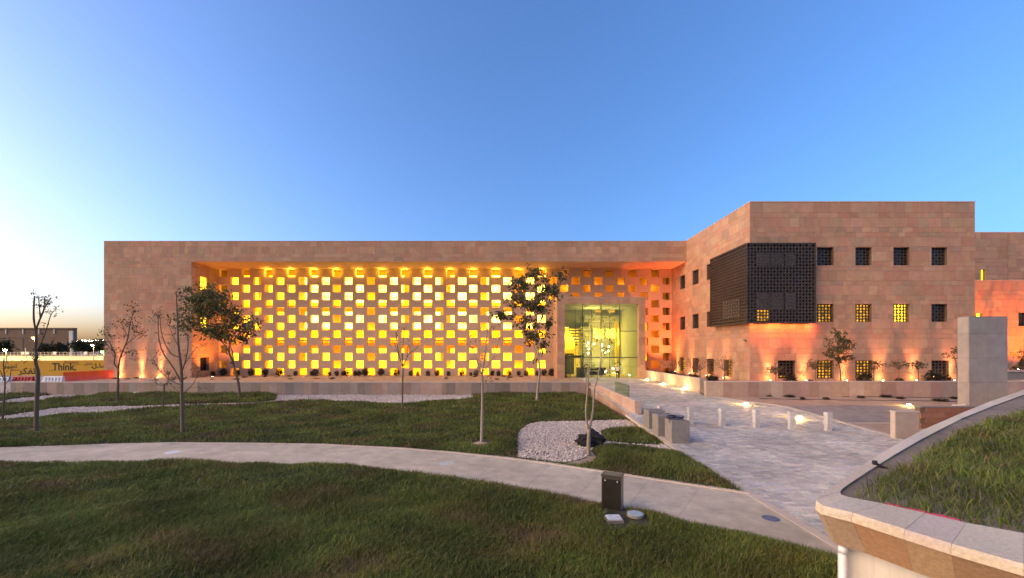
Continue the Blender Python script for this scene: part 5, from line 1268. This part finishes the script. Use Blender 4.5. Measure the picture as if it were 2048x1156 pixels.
MB().box(x0, x1, YX - .07, YX - .003, P(0, 676, YX).z, P(0, 675, YX).z).build('joint_strip', M['joint'], fbx)
# low site wall and railing behind the hoarding
sw = empty('site_wall', (P(100, 0, 80).x, 80, TER), 'pale low site wall lit yellow behind the hoarding', 'wall')
a, b = P(-120, 727, 80), P(240, 713, 80); MB().box(a.x, b.x, 80, 80.3, TER - .1, b.z).build('body', M['cream'], sw); MB().box(a.x, b.x, 79.95, 80.35, b.z + .001, b.z + .15).build('coping', M['coping'], sw)
rl = empty('site_railing', (P(100, 0, 84).x, 84, TER), 'thin metal railing along the lit construction site', 'railing')
z0, z1 = P(0, 714, 84).z, P(0, 704.5, 84).z; xa, xb = P(-40, 0, 84).x, P(215, 0, 84).x
MB().box(xa, xb, 83.98, 84.04, z1 - .05, z1).build('rail', M['coping'], rl); MB().box(xa, xb, 83.98, 84.04, (z0 + z1) / 2 - .03, (z0 + z1) / 2 + .03).build('rail', M['coping'], rl)
k = 0; xx = xa
while xx < xb:
    big = k % 4 == 0; MB().box(xx - (.06 if big else .03), xx + (.06 if big else .03), 83.97, 84.05, TER, z1 + (.9 if big and k % 3 == 0 else .0)).build('post', M['coping'], rl); xx += .78; k += 1
for px in (45, 54, 109, 171): a = P(px, 0, 83.9); MB().box(a.x - .35, a.x + .35, 83.9, 83.95, z1 - .45, z1 + .1).build('sign_board', M['whiteplastic'], rl)
def street_lamp(x, yl, Y, m, col, en, label, hpx=None):
    p = P(x, yl, Y); e = empty('street_lamp', (p.x, Y, TER), label, 'street lamp')
    MB().tube([(p.x + .25, Y, TER), (p.x + .22, Y, p.z), (p.x + .15, Y, p.z + .2)], [.08, .05, .04], 8).build('pole', M['steel'], e)
    MB().box(p.x - .3, p.x + .28, Y - .15, Y + .15, p.z + .10, p.z + .2).build('head', M['steel'], e); MB().lathe(p.x, Y, [(.05, p.z - .16), (.2, p.z - .08), (.22, p.z + .04), (.1, p.z + .1)], 10).build('lens', m, e)
    point(e, (p.x, Y - .3, p.z - .3), en, col, .2)
street_lamp(67, 676, 66, M['lamp_orange'], (1, .45, .1), 500, 'orange glowing street lamp behind the bare left tree')
street_lamp(185, 690.5, 76, M['lamp_pale'], (1, .72, .2), 420, 'bright white street lamp behind the hoarding near the building corner')
street_lamp(205, 703.5, 70, M['lamp_green'], (.3, 1, .2), 120, 'green glowing site lamp beside the building corner')
street_lamp(10, 700, 72, M['lamp_pale'], (1, .74, .2), 700, 'bright white site lamp low over the lit construction ground')
street_lamp(-30, 690, 76, M['lamp_pale'], (1, .74, .2), 500, 'white site lamp beyond the end of the hoarding')
for k in range(9):
    p = P(151 + k * 7, 681.5 - .3 * math.sin(k), 190); e = empty('floodlight', (p.x, p.y, TER), 'tiny distant floodlight in a row above the far trees', 'street lamp', 'row of distant floodlights')
    MB().tube([(p.x, p.y, TER), (p.x, p.y, p.z)], .1, 5).build('pole', M['steel'], e); MB().lathe(p.x, p.y - .3, [(.1, p.z - .2), (.32, p.z), (.1, p.z + .25)], 8).build('lens', M['lamp_pale'], e)
def far_tree(x, y, rx, ry, Y, label):
    b = P(x, 0, Y); b.z = TER; e = empty('far_tree', b, label, 'tree', 'dark trees beyond the site'); MB().tube([b, P(x, y, Y)], [.25, .12], 6).build('trunk', M['bark'], e)
    c = P(x, y, Y); k = Y / F; pts = []
    for _ in range(26):
        v = Vector((r.gauss(0, 1), r.gauss(0, 1), r.gauss(0, 1))).normalized() * r.uniform(.2, 1); cc = c + Vector((v.x * rx * k, v.y * rx * k * .6, v.z * ry * k))
        for _ in range(26): pts.append(tuple(cc + Vector((r.gauss(0, .5), r.gauss(0, .5), r.gauss(0, .4)))))
    V, Fc, c_ = leaf_mesh(pts, .8, r, [(.03, .035, .015), (.04, .04, .018), (.025, .03, .014)]); np_mesh('crown', V, Fc, M['leaf'], c_, e)
for x, y, rx, ry, Y, lab in ((157, 692, 8, 8, 100, 'dark bushy tree at the corner of the brown building'), (178, 694, 12, 8, 105, 'dark bushy tree behind the white street lamp'), (200, 690, 12, 10, 104, 'dark bushy tree behind the green site lamp'), (118, 696, 14, 7, 112, 'dark tree against the brown building wall'), (93, 697, 11, 6, 112, 'low dark tree against the middle of the brown building'), (8, 692, 8, 10, 95, 'thin dark tree at the glowing end of the site')): far_tree(x, y, rx, ry, Y, lab)

# ================================================================ gravel stones
def gravel(name, poly, dens, size, seed, label, z0=.004, sink=.0):
    rg = np.random.default_rng(seed); xs_ = [p[0] for p in poly]; ys_ = [p[1] for p in poly]; A = (max(xs_) - min(xs_)) * (max(ys_) - min(ys_))
    n = int(A * dens); x = rg.uniform(min(xs_), max(xs_), n); y = rg.uniform(min(ys_), max(ys_), n); ok = inpoly(x, y, poly) & (x < 8.3); x, y = x[ok], y[ok]; n = len(x)
    s = size * rg.uniform(.55, 1.5, n)
    base = np.array([(1, 0, 0), (0, 1, 0), (-1, 0, 0), (0, -1, 0), (0, 0, 1), (0, 0, -.6)], float)
    V = base[None] * s[:, None, None] * rg.uniform(.6, 1.3, (n, 6, 1)) * np.array([1.15, .9, .62]); th = rg.uniform(0, 6.3, n); c, sn = np.cos(th), np.sin(th)
    V = np.stack([V[..., 0] * c[:, None] - V[..., 1] * sn[:, None], V[..., 0] * sn[:, None] + V[..., 1] * c[:, None], V[..., 2] + .25 * V[..., 0] * rg.uniform(-1, 1, (n, 1))], -1)
    V += np.stack([x, y, z0 + s * .38 + rg.uniform(0, .03, n)], 1)[:, None, :]
    f = np.array([(0, 1, 4), (1, 2, 4), (2, 3, 4), (3, 0, 4), (1, 0, 5), (2, 1, 5), (3, 2, 5), (0, 3, 5)]); Fc = (np.arange(n)[:, None, None] * 6 + f[None]).reshape(-1, 3)
    pal = np.array([(.62, .54, .45), (.54, .47, .38), (.70, .62, .52), (.52, .41, .34), (.60, .50, .42), (.44, .38, .32)]); col = np.repeat(pal[rg.integers(0, 6, n)] * rg.uniform(.8, 1.15, (n, 1)), 8, axis=0)
    o = np_mesh(name, V.reshape(-1, 3), Fc, M['stone_bit'], col, kind='stuff'); tag(o, label, 'gravel')
gravel('gravel', G1, 130, .075, 1, 'white gravel strip between grass strips near the end of the retaining wall')
gravel('gravel', G2, 130, .075, 2, 'long winding white gravel band below the retaining wall')
gravel('gravel', G3, 300, .05, 3, 'pinkish gravel bed around the twin stemmed tree')
gravel('gravel', G4, 260, .05, 4, 'thin trail of white stones between two grass patches')
gravel('gravel', [(7.3, 23), (8.3, 23), (8.3, 27.0), (7.3, 26.5)], 160, .05, 5, 'few pale stones at the foot of the ramp wall end')

# ================================================================ grass
def blades(x, y, z, h, wd, rg, lean=(.35, .15), brown=None):
    n = len(x); th = rg.uniform(0, 6.283, n); wx, wy = np.cos(th) * wd, np.sin(th) * wd
    lx = (lean[0] * .6 + rg.normal(0, .6, n)) * h; ly = (lean[1] + rg.normal(0, .55, n)) * h
    b = np.stack([x, y, z], 1); W_ = np.stack([wx, wy, np.zeros(n)], 1)
    m = b + np.stack([lx * .35, ly * .35, h * .6], 1); t = b + np.stack([lx, ly, h * (1 - .15 * (lx * lx + ly * ly) / (h * h + 1e-6)).clip(.4, 1)], 1)
    V = np.stack([b - W_, b + W_, m - W_ * .7, m + W_ * .7, t], 1).reshape(-1, 3)
    f = np.array([(0, 1, 2), (1, 3, 2), (2, 3, 4)]); Fc = (np.arange(n)[:, None, None] * 5 + f[None]).reshape(-1, 3)
    return V, Fc
def grass_cols(x, y, rg):
    n = len(x); p1 = np.array([(.065, .095, .018), (.05, .078, .016), (.085, .115, .022), (.045, .062, .018), (.10, .12, .03)]); dry = np.array([(.16, .12, .05), (.13, .09, .045), (.20, .16, .08)])
    patch = np.sin(x * .8 + 2 * np.sin(y * .5)) * np.sin(y * 1.1 + np.sin(x * .6)) + .6 * np.sin(x * 2.1 + y * 1.3) * np.sin(y * 2.7) + rg.normal(0, .35, n)
    c = np.array([1.78, 1.72, 1.5]) * p1[rg.integers(0, 5, n)] * (1 + .28 * np.sin(x * 1.3 + y * .7) * np.sin(y * .9))[:, None]; isd = patch > 1.0
    mid = (patch > .35) & ~isd; c[mid] = c[mid] * np.array([1.15, .86, .95])
    c[isd] = dry[rg.integers(0, 3, isd.sum())]; isd2 = rg.random(n) < .09; c[isd2] = dry[rg.integers(0, 3, isd2.sum())] * 1.25
    return np.repeat(c * rg.uniform(.75, 1.25, (n, 1)), 3, axis=0)
CLEAR = [(tuple(G(a, b))[:2], c) for a, b, c in ((1230, 1062, .33), (1271, 1056, .33), (1225, 1048, .2), (1253, 1056, .2), (1222, 1034, .34), (1240, 1037, .3), (72, 870, .25), (365, 873, .25), (963, 893, .45), (805, 826, .3))]
def lawn(name, label, x0, x1, y0, y1, dens, h, wd, seed, test=None, lean=(.35, .15)):
    rg = np.random.default_rng(seed); n = int((x1 - x0) * (y1 - y0) * dens); x = rg.uniform(x0, x1, n); y = rg.uniform(y0, y1, n)
    vis = (np.abs(x) < y * 1.33 + 1.2)
    x, y = x[vis], y[vis]; bad = inpoly(x, y, PATH) | inpoly(x, y, SANDP) | (x > 7.7)
    for g_ in GRAVELS: bad |= inpoly(x, y, g_)
    bad |= rg.random(len(x)) > .55 + .5 * np.clip(waves(x * 2.2, y * 2.2) + .5, 0, 1)
    for (cx_, cy_), rr_ in CLEAR: bad |= (x - cx_) ** 2 + ((y - cy_) * .55) ** 2 < rr_ ** 2
    x, y = x[~bad], y[~bad]; hh = h * rg.uniform(.55, 1.4, len(x)) * (1 + .35 * waves(x * 1.5 + 3, y * 1.5))
    V, Fc = blades(x, y, tz(x, y) - .01, hh, wd * rg.uniform(.6, 1.3, len(x)), rg, lean)
    o = np_mesh(name, V, Fc, M['grass'], grass_cols(x, y, rg), kind='stuff'); return tag(o, label, 'grass')
lo_y = lambda x: np.interp(x, [p[0] for p in lo], [p[1] for p in lo])
lawn('grass', 'long dark green grass of the near lawn in front of the footpath', -18.5, 7.7, 7.0, 13.0, 2300, .15, .0085, 1)
lawn('grass', 'green grass along the near edge of the footpath and middle lawn', -27, 7.7, 13.0, 20.0, 800, .145, .012, 2)
lawn('grass', 'rough green lawn beyond the footpath with several young trees', -39, 7.7, 20.0, 29.0, 340, .15, .018, 3)
lawn('grass', 'distant strip of rough lawn below the retaining wall', -58, 7.7, 29.0, 41.9, 150, .19, .026, 4)
rg = np.random.default_rng(9); xs_ = [p[0] for p in PGRASS]; ys_ = [p[1] for p in PGRASS]
n = 150000; x = rg.uniform(min(xs_), min(max(xs_), 26), n); y = rg.uniform(min(ys_), max(ys_), n); keep = inpoly(x, y, PGRASS) & (rg.random(n) < np.clip((7.0 / np.maximum(y, 1)) ** 1.5, .12, 1)); x, y = x[keep], y[keep]
dist = np.hypot(x, y); V, Fc = blades(x, y, np.full(len(x), ZC - .06) + .10 * waves(x * 1.3, y * 1.3).clip(0, 1), .145 * rg.uniform(.4, 1.6, len(x)), (.0055 + .0009 * np.maximum(0, dist - 6)) * rg.uniform(.6, 1.3, len(x)), rg, (.3, .1))
o = np_mesh('grass', V, Fc, M['grass'], grass_cols(x * 1.7, y * 1.7, rg), kind='stuff'); tag(o, 'dense dark grass growing inside the curved planter', 'grass')
